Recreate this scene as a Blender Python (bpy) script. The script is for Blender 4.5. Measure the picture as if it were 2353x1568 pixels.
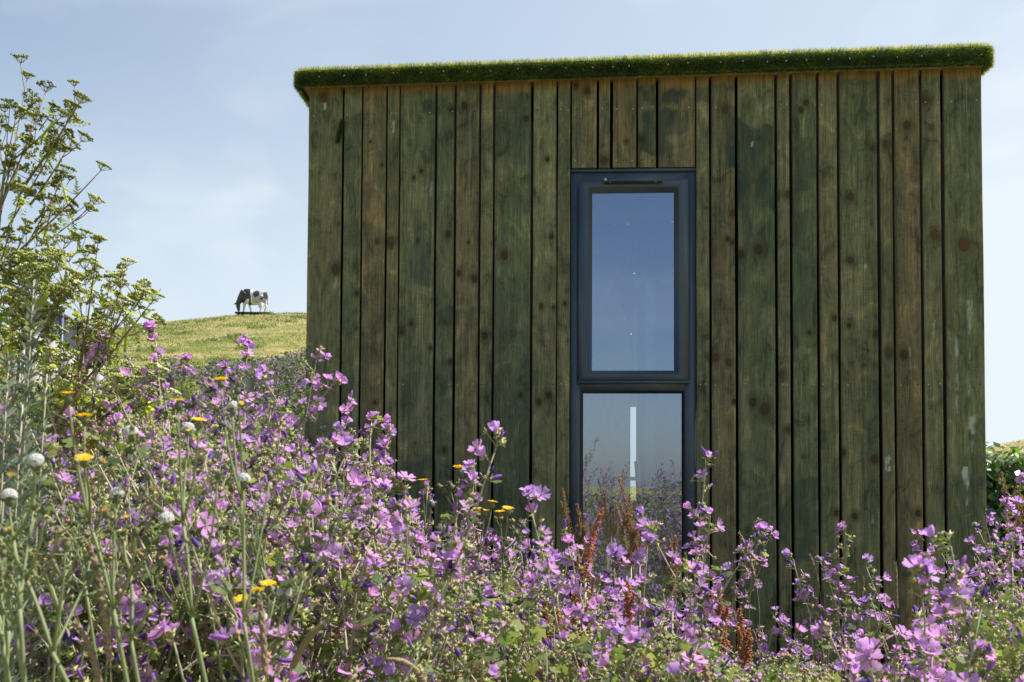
import bpy, math, random
import numpy as np
from math import radians, sin, cos, pi, tan
from mathutils import Matrix, Vector

for o in list(bpy.data.objects): bpy.data.objects.remove(o)
rng = np.random.default_rng(7)
SC = bpy.context.scene
COL = SC.collection

# ------------------------------------------------------------------ camera
W, H = 2353.0, 1568.0
LENS = 35.0
F = W*LENS/36.0
EYE = 1.30
PITCH, ROLL, SHIFT = radians(2.1), radians(0.3), 0.105
cam_d = bpy.data.cameras.new('camera'); cam = bpy.data.objects.new('camera', cam_d); COL.objects.link(cam)
cam_d.lens = LENS; cam_d.sensor_width = 36; cam_d.shift_y = SHIFT
cam_d.clip_start = 0.05; cam_d.clip_end = 3000
CM = Matrix.Translation((0,0,EYE)) @ Matrix.Rotation(radians(90)+PITCH,4,'X') @ Matrix.Rotation(ROLL,4,'Z')
cam.matrix_world = CM
cam_d.dof.use_dof = True; cam_d.dof.focus_distance = 4.3; cam_d.dof.aperture_fstop = 14
SC.camera = cam
CR = np.array(CM.to_3x3())
def ray(px, py):
    return CR @ np.array([(px-W/2)/F, ((H/2-py)+SHIFT*W)/F, -1.0])
def at(px, py, depth):
    r = ray(px, py); s = depth/r[1]
    return np.array([r[0]*s, depth, EYE+r[2]*s])

# ------------------------------------------------------------------ light
SUN_EL, SUN_AZ = radians(56), radians(74)      # azimuth from +Y toward +X : behind the cabin, to the right
sun_dir = Vector((sin(SUN_AZ)*cos(SUN_EL), cos(SUN_AZ)*cos(SUN_EL), sin(SUN_EL)))
sd = bpy.data.lights.new('sun','SUN'); sd.energy = 5.0; sd.angle = radians(0.53); sd.color = (1,0.95,0.87)
so = bpy.data.objects.new('sun', sd); COL.objects.link(so)
so.rotation_euler = sun_dir.to_track_quat('Z','Y').to_euler()
SC.view_settings.view_transform = 'Standard'; SC.view_settings.look = 'None'
SC.view_settings.exposure = 0.70; SC.view_settings.gamma = 1
wd = bpy.data.worlds.new('World'); SC.world = wd; wd.use_nodes = True
nt = wd.node_tree; N = nt.nodes; L = nt.links
for n in list(N): N.remove(n)
def nd(tree, t, **kw):
    n = tree.nodes.new(t)
    for k, v in kw.items():
        if k.startswith('i_'):
            n.inputs[k[2:].replace('_',' ')].default_value = v
        else: setattr(n, k, v)
    return n
out = nd(nt,'ShaderNodeOutputWorld'); bg = nd(nt,'ShaderNodeBackground'); bg.inputs[1].default_value = 0.088
sky = nd(nt,'ShaderNodeTexSky'); sky.sky_type='NISHITA'; sky.sun_disc=False
sky.sun_elevation = SUN_EL; sky.sun_rotation = SUN_AZ; sky.air_density = 1.0; sky.dust_density = 1.3; sky.ozone_density=1.2
tc = nd(nt,'ShaderNodeTexCoord')
mp = nd(nt,'ShaderNodeMapping'); mp.inputs['Scale'].default_value = (1.0,1.0,2.6); mp.inputs['Rotation'].default_value=(0.2,0.25,0.4)
L.new(tc.outputs['Generated'], mp.inputs[0])
nz = nd(nt,'ShaderNodeTexNoise'); nz.inputs['Scale'].default_value=2.1; nz.inputs['Detail'].default_value=7; nz.inputs['Roughness'].default_value=.52; nz.inputs['Distortion'].default_value=.5
L.new(mp.outputs[0], nz.inputs['Vector'])
cr = nd(nt,'ShaderNodeMapRange'); cr.inputs[1].default_value=.50; cr.inputs[2].default_value=.78; cr.inputs[3].default_value=0; cr.inputs[4].default_value=.48
L.new(nz.outputs[0], cr.inputs[0])
# thin veil, thicker on the sun side and near the horizon
dp = nd(nt,'ShaderNodeVectorMath', operation='DOT_PRODUCT'); dp.inputs[1].default_value = (0.80,0.60,0.0)
L.new(tc.outputs['Generated'], dp.inputs[0])
vr = nd(nt,'ShaderNodeMapRange'); vr.inputs[1].default_value=-.35; vr.inputs[2].default_value=.98; vr.inputs[3].default_value=.0; vr.inputs[4].default_value=.75
L.new(dp.outputs['Value'], vr.inputs[0])
sx = nd(nt,'ShaderNodeSeparateXYZ'); L.new(tc.outputs['Generated'], sx.inputs[0])
hz = nd(nt,'ShaderNodeMapRange'); hz.inputs[1].default_value=.0; hz.inputs[2].default_value=.38; hz.inputs[3].default_value=.75; hz.inputs[4].default_value=.0
L.new(sx.outputs[2], hz.inputs[0])
a1 = nd(nt,'ShaderNodeMath', operation='ADD'); L.new(cr.outputs[0],a1.inputs[0]); L.new(vr.outputs[0],a1.inputs[1])
hm = nd(nt,'ShaderNodeMath', operation='MULTIPLY'); L.new(hz.outputs[0],hm.inputs[0])
fr = nd(nt,'ShaderNodeMapRange'); fr.inputs[1].default_value=-.4; fr.inputs[2].default_value=.6; fr.inputs[3].default_value=.3; fr.inputs[4].default_value=1.0
L.new(dp.outputs['Value'], fr.inputs[0]); L.new(fr.outputs[0], hm.inputs[1])
a2 = nd(nt,'ShaderNodeMath', operation='ADD'); a2.use_clamp=True; L.new(a1.outputs[0],a2.inputs[0]); L.new(hm.outputs[0],a2.inputs[1])
mc = nd(nt,'ShaderNodeMixRGB'); mc.inputs[2].default_value=(5.9,6.5,6.95,1)
L.new(a2.outputs[0],mc.inputs[0]); sk2=nd(nt,'ShaderNodeMixRGB'); sk2.blend_type='MULTIPLY'; sk2.inputs[0].default_value=1; sk2.inputs[2].default_value=(.95,1.02,1.06,1); L.new(sky.outputs[0],sk2.inputs[1]); L.new(sk2.outputs[0],mc.inputs[1]); L.new(mc.outputs[0],bg.inputs[0]); L.new(bg.outputs[0],out.inputs[0])

SC.cycles.max_bounces = 6; SC.cycles.diffuse_bounces = 3; SC.cycles.glossy_bounces = 3
SC.cycles.transmission_bounces = 4; SC.cycles.transparent_max_bounces = 8
SC.cycles.caustics_reflective = False; SC.cycles.caustics_refractive = False

# ------------------------------------------------------------------ helpers
def tag(o, label=None, cat=None, group=None, kind=None):
    if label: o['label'] = label
    if cat: o['category'] = cat
    if group: o['group'] = group
    if kind: o['kind'] = kind
    return o
def empty(name, loc=(0,0,0), rz=0.0):
    o = bpy.data.objects.new(name, None); COL.objects.link(o)
    o.location = Vector(loc); o.rotation_euler = (0,0,rz); o.empty_display_size = .1
    return o
def link(name, me, parent=None, loc=None):
    o = bpy.data.objects.new(name, me); COL.objects.link(o)
    if parent: o.parent = parent
    if loc is not None: o.location = Vector(loc)
    return o

class MB:
    """collects geometry; F lists of (n,3) or (n,4) index arrays"""
    def __init__(s): s.V=[]; s.T=[]; s.Q=[]; s.n=0; s.A=[]; s.B=[]; s.mats=[]
    def slot(s, m):
        if m not in s.mats: s.mats.append(m)
        return s.mats.index(m)
    def add(s, V, T=None, Q=None, m=None, a=0.0, b=0.5):
        V = np.asarray(V, float).reshape(-1,3); k = s.slot(m)
        s.V.append(V)
        s.A.append(np.broadcast_to(np.asarray(a,float), (len(V),)).copy()); s.B.append(np.broadcast_to(np.asarray(b,float), (len(V),)).copy())
        if T is not None and len(T): s.T.append((np.asarray(T)+s.n, k))
        if Q is not None and len(Q): s.Q.append((np.asarray(Q)+s.n, k))
        s.n += len(V)
    def tmpl(s, t, R, p, sc=1.0, m=None, b=0.5):
        V, T, Q, a = t
        s.add((V*sc) @ np.asarray(R).T + p, T, Q, m, a, b)
    def box(s, x0,x1,y0,y1,z0,z1, m=None, b=.5):
        V = [(x,y,z) for z in (z0,z1) for y in (y0,y1) for x in (x0,x1)]
        s.add(V, None, [(0,2,3,1),(4,5,7,6),(0,1,5,4),(2,6,7,3),(0,4,6,2),(1,3,7,5)], m, 0, b)
    def tube(s, P, R, m=None, k=5, b=.5, cap=True):
        P = np.asarray(P,float); R = np.broadcast_to(np.asarray(R,float),(len(P),))
        D = np.gradient(P, axis=0); D /= np.linalg.norm(D,axis=1,keepdims=True)+1e-12
        ref = np.array([0.31,0.94,0.12]) if abs(D[0][2])>.5 else np.array([0.1,0.1,1.0])
        A_ = np.cross(D, ref); A_ /= np.linalg.norm(A_,axis=1,keepdims=True)+1e-12
        B_ = np.cross(D, A_)
        th = np.arange(k)*2*pi/k
        V = P[:,None,:] + R[:,None,None]*(np.cos(th)[None,:,None]*A_[:,None,:]+np.sin(th)[None,:,None]*B_[:,None,:])
        n = len(P); i = np.arange(n-1)[:,None]*k; j = np.arange(k)[None,:]; j2=(j+1)%k
        Q = np.stack([i+j, i+j2, i+k+j2, i+k+j],-1).reshape(-1,4)
        T=None
        if cap:
            V = np.concatenate([V.reshape(-1,3), P[:1], P[-1:]])
            T = [(n*k, (q+1)%k, q) for q in range(k)] + [(n*k+1,(n-1)*k+q,(n-1)*k+(q+1)%k) for q in range(k)]
        s.add(V.reshape(-1,3), T, Q, m, 0, b)
    def mesh(s, name, smooth=False):
        me = bpy.data.meshes.new(name)
        if not s.V: return me
        V = np.concatenate(s.V)
        Ts = [t for t,_ in s.T]; Qs=[q for q,_ in s.Q]
        T = np.concatenate(Ts) if Ts else np.zeros((0,3),int); Q = np.concatenate(Qs) if Qs else np.zeros((0,4),int)
        mi = np.concatenate([np.full(len(t),k) for t,k in s.T]+[np.full(len(q),k) for q,k in s.Q])
        me.vertices.add(len(V)); me.vertices.foreach_set('co', V.astype(np.float32).ravel())
        li = np.concatenate([T.ravel(), Q.ravel()]).astype(np.int32)
        me.loops.add(len(li)); me.loops.foreach_set('vertex_index', li)
        st = np.concatenate([np.arange(len(T))*3, len(T)*3+np.arange(len(Q))*4]).astype(np.int32)
        me.polygons.add(len(st)); me.polygons.foreach_set('loop_start', st)
        me.polygons.foreach_set('loop_total', np.concatenate([np.full(len(T),3),np.full(len(Q),4)]).astype(np.int32))
        me.polygons.foreach_set('material_index', mi.astype(np.int32))
        if smooth: me.polygons.foreach_set('use_smooth', np.ones(len(st),bool))
        for nm, arr in (('va', s.A),('vb', s.B)):
            at_ = me.attributes.new(nm,'FLOAT','POINT'); at_.data.foreach_set('value', np.concatenate(arr).astype(np.float32))
        for m in s.mats: me.materials.append(m)
        me.update(calc_edges=True); me.validate()
        return me
    def build(s, name, parent=None, loc=None, smooth=False):
        return link(name, s.mesh(name, smooth), parent, loc)

def frame(d, spin=0.0):
    d = np.asarray(d,float); d = d/(np.linalg.norm(d)+1e-12)
    r = np.array([1.,0,0]) if abs(d[0])<.8 else np.array([0,1.,0])
    x = np.cross(r,d); x/=np.linalg.norm(x); y=np.cross(d,x)
    c,s_=cos(spin),sin(spin)
    return np.stack([x*c+y*s_, -x*s_+y*c, d],1)
def sstep(a,b,x):
    t=np.clip((np.asarray(x,float)-a)/(b-a),0,1); return t*t*(3-2*t)
_perm = np.random.default_rng(3).random((256,256))
def vnoise(x,y):
    x=np.asarray(x,float); y=np.asarray(y,float)
    xi=np.floor(x).astype(int); yi=np.floor(y).astype(int); fx=x-xi; fy=y-yi
    fx=fx*fx*(3-2*fx); fy=fy*fy*(3-2*fy)
    g=lambda a,b:_perm[a&255,b&255]
    return (g(xi,yi)*(1-fx)+g(xi+1,yi)*fx)*(1-fy)+(g(xi,yi+1)*(1-fx)+g(xi+1,yi+1)*fx)*fy
def fbm(x,y,o=4):
    s=0;a=.5;t=0
    for k in range(o): s=s+a*vnoise(x*2**k+17*k,y*2**k+5*k); t+=a; a*=.5
    return s/t

# ------------------------------------------------------------------ materials
def newmat(name):
    m = bpy.data.materials.new(name); m.use_nodes=True
    t=m.node_tree
    for n in list(t.nodes): t.nodes.remove(n)
    return m, t
def rgb(c): return (c[0],c[1],c[2],1)
def ramp(t, stops, src):
    r = t.nodes.new('ShaderNodeValToRGB'); e=r.color_ramp.elements
    e[0].position, e[0].color = stops[0][0], rgb(stops[0][1]); e[1].position, e[1].color = stops[-1][0], rgb(stops[-1][1])
    for p,c in stops[1:-1]:
        q=e.new(p); q.color=rgb(c)
    t.links.new(src, r.inputs[0]); return r
def attr(t, nm): 
    n=t.nodes.new('ShaderNodeAttribute'); n.attribute_name=nm; return n
def simple(name, c, rough=.7, metal=0, noise=0.0, nscale=30, spec=.5, bump=0):
    m,t=newmat(name); o=nd(t,'ShaderNodeOutputMaterial'); p=nd(t,'ShaderNodeBsdfPrincipled')
    p.inputs['Base Color'].default_value=rgb(c); p.inputs['Roughness'].default_value=rough; p.inputs['Metallic'].default_value=metal
    p.inputs['Specular IOR Level'].default_value=spec
    if noise or bump:
        tcn=nd(t,'ShaderNodeTexCoord'); n=nd(t,'ShaderNodeTexNoise'); n.inputs['Scale'].default_value=nscale; n.inputs['Detail'].default_value=6
        t.links.new(tcn.outputs['Object'],n.inputs['Vector'])
        lo=tuple(v*(1-noise) for v in c); hi=tuple(min(1,v*(1+noise)) for v in c)
        r=ramp(t,[(.3,lo),(.7,hi)],n.outputs[0]); t.links.new(r.outputs[0],p.inputs['Base Color'])
        if bump:
            b=nd(t,'ShaderNodeBump'); b.inputs['Strength'].default_value=bump; b.inputs['Distance'].default_value=.01
            t.links.new(n.outputs[0],b.inputs['Height']); t.links.new(b.outputs[0],p.inputs['Normal'])
    t.links.new(p.outputs[0],o.inputs[0]); return m
def leafy(name, stops, trans=.45, tcol=1.5, rough=.6, objrand=.25, spec=.35, tsat=(1,1,1), vein=None):
    """thin plant tissue: colour from per-leaf attribute vb (+object random), diffuse + translucent"""
    m,t=newmat(name); o=nd(t,'ShaderNodeOutputMaterial'); p=nd(t,'ShaderNodeBsdfPrincipled'); tr=nd(t,'ShaderNodeBsdfTranslucent'); mx=nd(t,'ShaderNodeMixShader')
    a=attr(t,'vb'); oi=nd(t,'ShaderNodeObjectInfo')
    m1=nd(t,'ShaderNodeMath',operation='MULTIPLY_ADD'); m1.inputs[1].default_value=objrand; m1.inputs[2].default_value=-objrand/2
    t.links.new(oi.outputs['Random'],m1.inputs[0])
    ad=nd(t,'ShaderNodeMath',operation='ADD'); t.links.new(a.outputs['Fac'],ad.inputs[0]); t.links.new(m1.outputs[0],ad.inputs[1])
    r=ramp(t,stops,ad.outputs[0]); c=r.outputs[0]
    if vein:
        v=attr(t,'va'); mv=nd(t,'ShaderNodeMixRGB'); mv.blend_type='MIX'; mv.inputs[2].default_value=rgb(vein)
        t.links.new(v.outputs['Fac'],mv.inputs[0]); t.links.new(c,mv.inputs[1]); c=mv.outputs[0]
    t.links.new(c,p.inputs['Base Color']); p.inputs['Roughness'].default_value=rough; p.inputs['Specular IOR Level'].default_value=spec
    ml=nd(t,'ShaderNodeMixRGB'); ml.blend_type='MULTIPLY'; ml.inputs[0].default_value=1; ml.inputs[2].default_value=(tcol*tsat[0],tcol*tsat[1],tcol*tsat[2],1)
    t.links.new(c,ml.inputs[1]); t.links.new(ml.outputs[0],tr.inputs[0])
    mx.inputs[0].default_value=trans; t.links.new(p.outputs[0],mx.inputs[1]); t.links.new(tr.outputs[0],mx.inputs[2]); t.links.new(mx.outputs[0],o.inputs[0])
    return m

M_stem = leafy('mallow_stem',[(0,(.28,.30,.15)),(.5,(.46,.45,.27)),(1,(.52,.43,.31))],trans=.08,objrand=.4)
M_leaf = leafy('mallow_leaf',[(0,(.06,.10,.04)),(.35,(.09,.145,.05)),(.7,(.14,.19,.06)),(1,(.22,.25,.10))],trans=.45,tcol=1.8,tsat=(1.08,1.05,.6))
M_calyx= leafy('mallow_calyx',[(0,(.22,.28,.09)),(.5,(.46,.48,.20)),(.8,(.58,.54,.31)),(1,(.50,.35,.22))],trans=.35,tcol=1.5)
M_bud  = leafy('mallow_bud',[(0,(.10,.05,.24)),(.5,(.24,.11,.42)),(1,(.42,.18,.50))],trans=.35,tcol=1.5,objrand=.5,spec=.2)
M_petal= leafy('mallow_petal',[(0,(.56,.38,.76)),(.5,(.74,.42,.78)),(1,(.84,.42,.74))],trans=.45,tcol=1.25,objrand=.9,spec=.2,vein=(.30,.09,.46))
M_fpet = leafy('thicket_petal',[(0,(.30,.22,.36)),(1,(.46,.30,.46))],trans=.4,tcol=1.1,objrand=0)
M_far  = leafy('thicket_leaf',[(0,(.05,.08,.03)),(.5,(.12,.15,.05)),(1,(.22,.24,.08))],trans=.4,tcol=1.6,tsat=(1,1.1,.6))
M_hstem= leafy('hemlock_stem',[(0,(.15,.20,.06)),(.6,(.24,.24,.09)),(1,(.22,.10,.13))],trans=.05,objrand=.2)
M_humb = leafy('hemlock_seed',[(0,(.10,.10,.04)),(.45,(.32,.36,.08)),(.8,(.46,.49,.15)),(1,(.76,.77,.52))],trans=.3,tcol=1.4,tsat=(1,1,.6))
M_hleaf= leafy('hemlock_leaf',[(0,(.14,.19,.05)),(1,(.34,.38,.09))],trans=.5,tcol=2.0,tsat=(1,1.05,.5))
M_mug  = leafy('mugwort_leaf',[(0,(.10,.14,.09)),(1,(.24,.29,.21))],trans=.3,tcol=1.2)
M_dock = leafy('dock_seed',[(0,(.20,.17,.07)),(.4,(.42,.27,.10)),(.75,(.52,.22,.10)),(1,(.72,.28,.17))],trans=.35,tcol=1.4,objrand=.0)
M_straw= leafy('straw',[(0,(.28,.27,.13)),(1,(.42,.30,.20))],trans=.3,tcol=1.2,objrand=.8)
M_yel  = leafy('yellow_ray',[(0,(.85,.52,.02)),(1,(.92,.70,.04))],trans=.4,tcol=1.2,tsat=(1,1,.5))
M_puff = leafy('seed_down',[(0,(.92,.91,.88)),(1,(.96,.96,.95))],trans=.5,tcol=1.0)
M_thst = leafy('sowthistle_stem',[(0,(.17,.22,.09)),(1,(.27,.30,.14))],trans=.08)
M_thbud= leafy('sowthistle_bud',[(0,(.07,.09,.05)),(1,(.20,.22,.11))],trans=.1)
M_turf = leafy('turf_blade',[(0,(.055,.088,.042)),(.45,(.090,.140,.052)),(.75,(.24,.26,.05)),(1,(.46,.40,.10))],trans=.4,tcol=1.9,tsat=(1.1,1.15,.5),rough=.6,objrand=0,spec=.12)
M_ivy  = leafy('ivy_leaf',[(0,(.03,.06,.022)),(.6,(.08,.14,.03)),(1,(.16,.23,.035))],trans=.35,tcol=1.8,rough=.3,spec=.6,tsat=(1,1.1,.4))
M_hgr  = leafy('hill_grass',[(0,(.13,.19,.05)),(.35,(.27,.29,.09)),(.7,(.46,.39,.18)),(1,(.56,.45,.28))],trans=.45,tcol=1.5,objrand=0)
M_tbase= simple('turf_backing',(.030,.050,.022),1,noise=.4,nscale=60,spec=0)
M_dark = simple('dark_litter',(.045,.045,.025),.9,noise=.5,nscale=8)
M_black= simple('membrane',(.006,.006,.006),1,spec=0)
M_frame= simple('anthracite_frame',(.058,.080,.110),.42,noise=.12,nscale=6)
M_gask = simple('gasket',(.010,.012,.014),.5)
M_white= simple('white_trim',(.72,.72,.70),.5,noise=.05)
M_lining=simple('lining',(.55,.55,.56),.8,noise=.1)
M_floor= simple('plywood_floor',(.22,.17,.11),.6,noise=.2,nscale=5)
M_screw= simple('screw_cap',(.45,.48,.46),.35,metal=.4)
M_nail = simple('nail_head',(.30,.29,.26),.5,metal=.3)
M_navy = simple('navy_paint',(.022,.035,.10),.4)
M_hut  = simple('grey_boards',(.46,.43,.42),.8,noise=.15,nscale=6)
M_roofg= simple('grey_sheet',(.22,.22,.21),.7,noise=.2)
M_slab = simple('dark_plinth',(.035,.05,.045),.8)

# ------------------------------------------------------------------ terrain
CD = 70.0                                   # distance at which the hill crest carries the cow
MX, MS = -17.5, 33.0
def base_h(x,y):
    x=np.asarray(x,float); y=np.asarray(y,float)
    bank=.28*sstep(.1,-.7,x)*sstep(9,4,y)
    ramp_=1.15*sstep(4.5,15,y)*sstep(2.0,-2.5,x)
    rh = 13*np.exp(-((x-95)**2/48**2+(y-100)**2/40**2))
    bump=.04*(fbm(x*.8+9,y*.8)-.5)*sstep(0,3,np.hypot(x,y))
    far = .5*(fbm(x*.06,y*.06+40)-.5)*sstep(12,50,np.hypot(x,y))
    return bank+ramp_+rh+bump+far
MY = 84.0
def gauss(x,y): return np.exp(-(((x-MX)/(MS*1.25))**2+((y-MY)/MS)**2))*sstep(8,-14,x)
yy=np.linspace(20,100,800); xx=yy*(575-W/2)/F
tgt=(ray(575,724)[2])/(ray(575,724)[1])
lo,hi=5.,40.
for _ in range(40):
    Hm=(lo+hi)/2
    if np.max((base_h(xx,yy)+Hm*gauss(xx,yy)-EYE)/yy)>tgt: hi=Hm
    else: lo=Hm
def gh(x,y): return base_h(x,y)+Hm*gauss(np.asarray(x,float),np.asarray(y,float))
def crest(px):
    xx=yy*(px-W/2)/F; k=np.argmax((gh(xx,yy)-EYE)/yy); return xx[k],yy[k],float(gh(xx[k],yy[k]))
print('hill', Hm, crest(575), crest(430), crest(240))

def ground_material():
    m,t=newmat('meadow_ground'); o=nd(t,'ShaderNodeOutputMaterial'); p=nd(t,'ShaderNodeBsdfPrincipled'); g=nd(t,'ShaderNodeTexCoord')
    n1=nd(t,'ShaderNodeTexNoise'); n1.inputs['Scale'].default_value=.35; n1.inputs['Detail'].default_value=8; n1.inputs['Roughness'].default_value=.65
    mpp=nd(t,'ShaderNodeMapping'); mpp.inputs['Scale'].default_value=(1,2.2,1); t.links.new(g.outputs['Object'],mpp.inputs[0]); t.links.new(mpp.outputs[0],n1.inputs['Vector'])
    r1=ramp(t,[(.34,(.11,.15,.035)),(.46,(.20,.21,.06)),(.55,(.31,.27,.11)),(.68,(.42,.32,.18))],n1.outputs[0])
    n2=nd(t,'ShaderNodeTexNoise'); n2.inputs['Scale'].default_value=6; n2.inputs['Detail'].default_value=6; t.links.new(g.outputs['Object'],n2.inputs['Vector'])
    r2=ramp(t,[(.3,(.62,.62,.62)),(.7,(1.25,1.25,1.25))],n2.outputs[0])
    mu=nd(t,'ShaderNodeMixRGB'); mu.blend_type='MULTIPLY'; mu.inputs[0].default_value=1; t.links.new(r1.outputs[0],mu.inputs[1]); t.links.new(r2.outputs[0],mu.inputs[2])
    t.links.new(mu.outputs[0],p.inputs['Base Color']); p.inputs['Roughness'].default_value=.95; p.inputs['Specular IOR Level'].default_value=.1
    b=nd(t,'ShaderNodeBump'); b.inputs['Strength'].default_value=.6; b.inputs['Distance'].default_value=.1; t.links.new(n2.outputs[0],b.inputs['Height']); t.links.new(b.outputs[0],p.inputs['Normal'])
    t.links.new(p.outputs[0],o.inputs[0]); return m
M_ground=ground_material()
rr=np.concatenate([[0.0],np.geomspace(.5,1500,150)]); nseg=300
th=np.arange(nseg)*2*pi/nseg
X=rr[:,None]*np.cos(th)[None]; Y=rr[:,None]*np.sin(th)[None]; Z=gh(X,Y)
g=MB(); i=np.arange(len(rr)-1)[:,None]*nseg; j=np.arange(nseg)[None]; j2=(j+1)%nseg
g.add(np.stack([X,Y,Z],-1).reshape(-1,3),None,np.stack([i+j,i+nseg+j,i+nseg+j2,i+j2],-1).reshape(-1,4),M_ground)
tag(g.build('ground',smooth=True),'dry meadow ground rising into a straw and green hill','ground',kind='structure')
# wooded hill behind the camera (seen in the lower window pane)
M_wood=simple('far_wood',(.045,.07,.04),1,noise=.6,nscale=.25)
g=MB(); nx,ny=90,40; xs=np.linspace(-40,200,nx); ys=np.linspace(-370,-230,ny); XX,YY=np.meshgrid(xs,ys)
ZZ=11*np.exp(-((XX-42)/19)**2-((YY+300)/30)**2)+13*np.exp(-((XX-85)/40)**2-((YY+300)/34)**2)
ZZ=ZZ*(1+.18*(fbm(XX*.25,YY*.25)-.5))+1.6*(fbm(XX*.9,YY*.9)-.5)*np.clip(ZZ/3,0,1)-.8
idx=np.arange(nx*ny).reshape(ny,nx); 
g.add(np.stack([XX,YY,ZZ],-1).reshape(-1,3),None,np.stack([idx[:-1,:-1],idx[:-1,1:],idx[1:,1:],idx[1:,:-1]],-1).reshape(-1,4),M_wood)
tag(g.build('hill',smooth=True),'dark wooded hill reflected in the lower window pane','hill',kind='structure')

# grass on the hill slope
def blades(m, P, Nrm, L_, Wd, mat, b, droop=.3):
    """P (n,3) roots, Nrm (n,3) directions, L_ lengths, Wd widths"""
    n=len(P); Nrm=Nrm/np.linalg.norm(Nrm,axis=1,keepdims=True)
    s=rng.normal(size=(n,3)); s=np.cross(Nrm,s); s/=np.linalg.norm(s,axis=1,keepdims=True)+1e-9
    side=np.cross(s,Nrm)
    L_=np.broadcast_to(L_,(n,))[:,None]; Wd=np.broadcast_to(Wd,(n,))[:,None]
    p0=P-s*Wd/2; p1=P+s*Wd/2; mid=P+Nrm*L_*.6+side*L_*.08; tip=P+Nrm*L_+side*L_*droop
    V=np.stack([p0,p1,mid+s*Wd*.4,mid-s*Wd*.4,tip],1).reshape(-1,3)
    k=np.arange(n)[:,None]*5
    m.add(V,k+np.array([[3,2,4]]),k+np.array([[0,1,2,3]]),mat,0,np.repeat(np.broadcast_to(b,(n,)),5))
g=MB(); n=90000
y_=rng.uniform(15,84,n); px=rng.uniform(-120,960,n); x_=y_*(px-W/2)/F
Pp=np.stack([x_,y_,gh(x_,y_)-.02],1)
gn=fbm(x_*.35+3,y_*.8); bb=np.clip((gn-.36)*2.6+rng.normal(0,.13,n),0,1)
blades(g,Pp,np.stack([rng.normal(0,.35,n),rng.normal(0,.35,n),np.ones(n)],1),rng.uniform(.05,.16,n)*(y_/60),rng.uniform(.02,.05,n)*(y_/60),M_hgr,bb)
for k in range(70):                        # lusher tufts
    py_=rng.uniform(28,76); px_=rng.uniform(260,740); cx=py_*(px_-W/2)/F; s_=rng.uniform(.25,.8)
    m_=int(160*s_); ax=cx+rng.normal(0,s_*.55,m_); ay=py_+rng.normal(0,s_*.4,m_)
    blades(g,np.stack([ax,ay,gh(ax,ay)-.02],1),np.stack([rng.normal(0,.5,m_),rng.normal(0,.5,m_),np.ones(m_)],1),rng.uniform(.12,.32,m_)*s_**.5,.045,M_hgr,np.clip(rng.normal(.05,.12,m_),0,1))
tag(g.build('hill_grass'),'short straw coloured and green grass over the hill','grass',kind='stuff')
# right-hand far grass
g=MB(); n=16000
y_=rng.uniform(30,105,n); px=rng.uniform(2230,2420,n); x_=y_*(px-W/2)/F
blades(g,np.stack([x_,y_,gh(x_,y_)-.02],1),np.stack([rng.normal(0,.35,n),rng.normal(0,.35,n),np.ones(n)],1),rng.uniform(.15,.5,n),rng.uniform(.03,.07,n),M_hgr,np.clip(rng.normal(.95,.2,n),0,1))
tag(g.build('dry_grass'),'tall dry brown grass on the far slope right of the cabin','grass',kind='stuff')
# ------------------------------------------------------------------ cabin
YAW=radians(3.0); WD=4.55
UX=np.array([cos(YAW),-sin(YAW),0]); VN=np.array([sin(YAW),cos(YAW),0])
O0=np.array([0,WD,0.0])                     # cabin local origin, on the front face below the optical axis
def wl(px,py,v=0.0):
    r=ray(px,py); c=np.array([0,0,EYE]); q=O0+VN*v
    s=np.dot(q-c,VN)/np.dot(r,VN); p=c+r*s-O0
    return float(np.dot(p,UX)), float(p[2])
def loc2w(u,v,z): return O0+UX*u+VN*v+np.array([0,0,z])
cabin=empty('timber_cabin',O0,-YAW)
tag(cabin,'dark green stained timber cabin clad in vertical boards under a turf covered roof','cabin')
PYV=-.05                                    # plane of the turf skirt
def uz(px,py,v=0.): return wl(px,py,v)
uL=uz(706,600)[0]; uR=uz(2260.5,600)[0]; ZB=.10
# soffit line and skirt line
a0=uz(713,199,PYV); a1_=uz(2257,151,PYV); slope=(a1_[1]-a0[1])/(a1_[0]-a0[0])
def zskirt(u): return a0[1]+(u-a0[0])*slope
b0=uz(713,151,PYV); b1_=uz(2257,95,PYV)
def ztop(u): return b0[1]+(u-b0[0])*(b1_[1]-b0[1])/(b1_[0]-b0[0])
def zsoff(u): return zskirt(u)+.018
TOPZ=ztop((uL+uR)/2)
print('wall u',uL,uR,'skirt z',zskirt(uL),zskirt(uR),'top',ztop(uL),ztop(uR))
edges=[705.5,(783,786.8),(827.8,830.7),(884,887.3),(914.4,916.4),(997.3,1001.4),(1042.4,1046.1),(1099.9,1102.8),(1131.9,1135.6),(1218.9,1223.8),(1278.8,1280.4),1309.5]
edges2=[1600.6,(1630.4,1634.5),(1690.3,1696),(1781.8,1787.1),(1816.2,1822),(1878.2,1883.1),(1925.4,1931.1),(2017.7,2024.6),(2053.3,2057.8),(2116.9,2122.2),(2165.7,2172.3),2260.5]
edges3=[1314.5,(1371.6,1375.5),(1402.9,1407.7),(1462.2,1466),(1508.3,1512.8),1597.2]
boards=[]
def spans(e,py): 
    xs=[]; cur=e[0]
    for q in e[1:-1]: xs.append((cur,q[0])); cur=q[1]
    xs.append((cur,e[-1])); xs=[(a+(.9 if i else 0),b-(.9 if i<len(xs)-1 else 0)) for i,(a,b) in enumerate(xs)]; return [(uz(a,py)[0],uz(b,py)[0]) for a,b in xs]
zstub=uz(1456,385)[1]; uW0=uz(1311,650)[0]; uW1=uz(1600.5,650)[0]
for a,b in spans(edges,600): boards.append((a,b,ZB))
for a,b in spans(edges3,300): boards.append((a,b,zstub))
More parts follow.
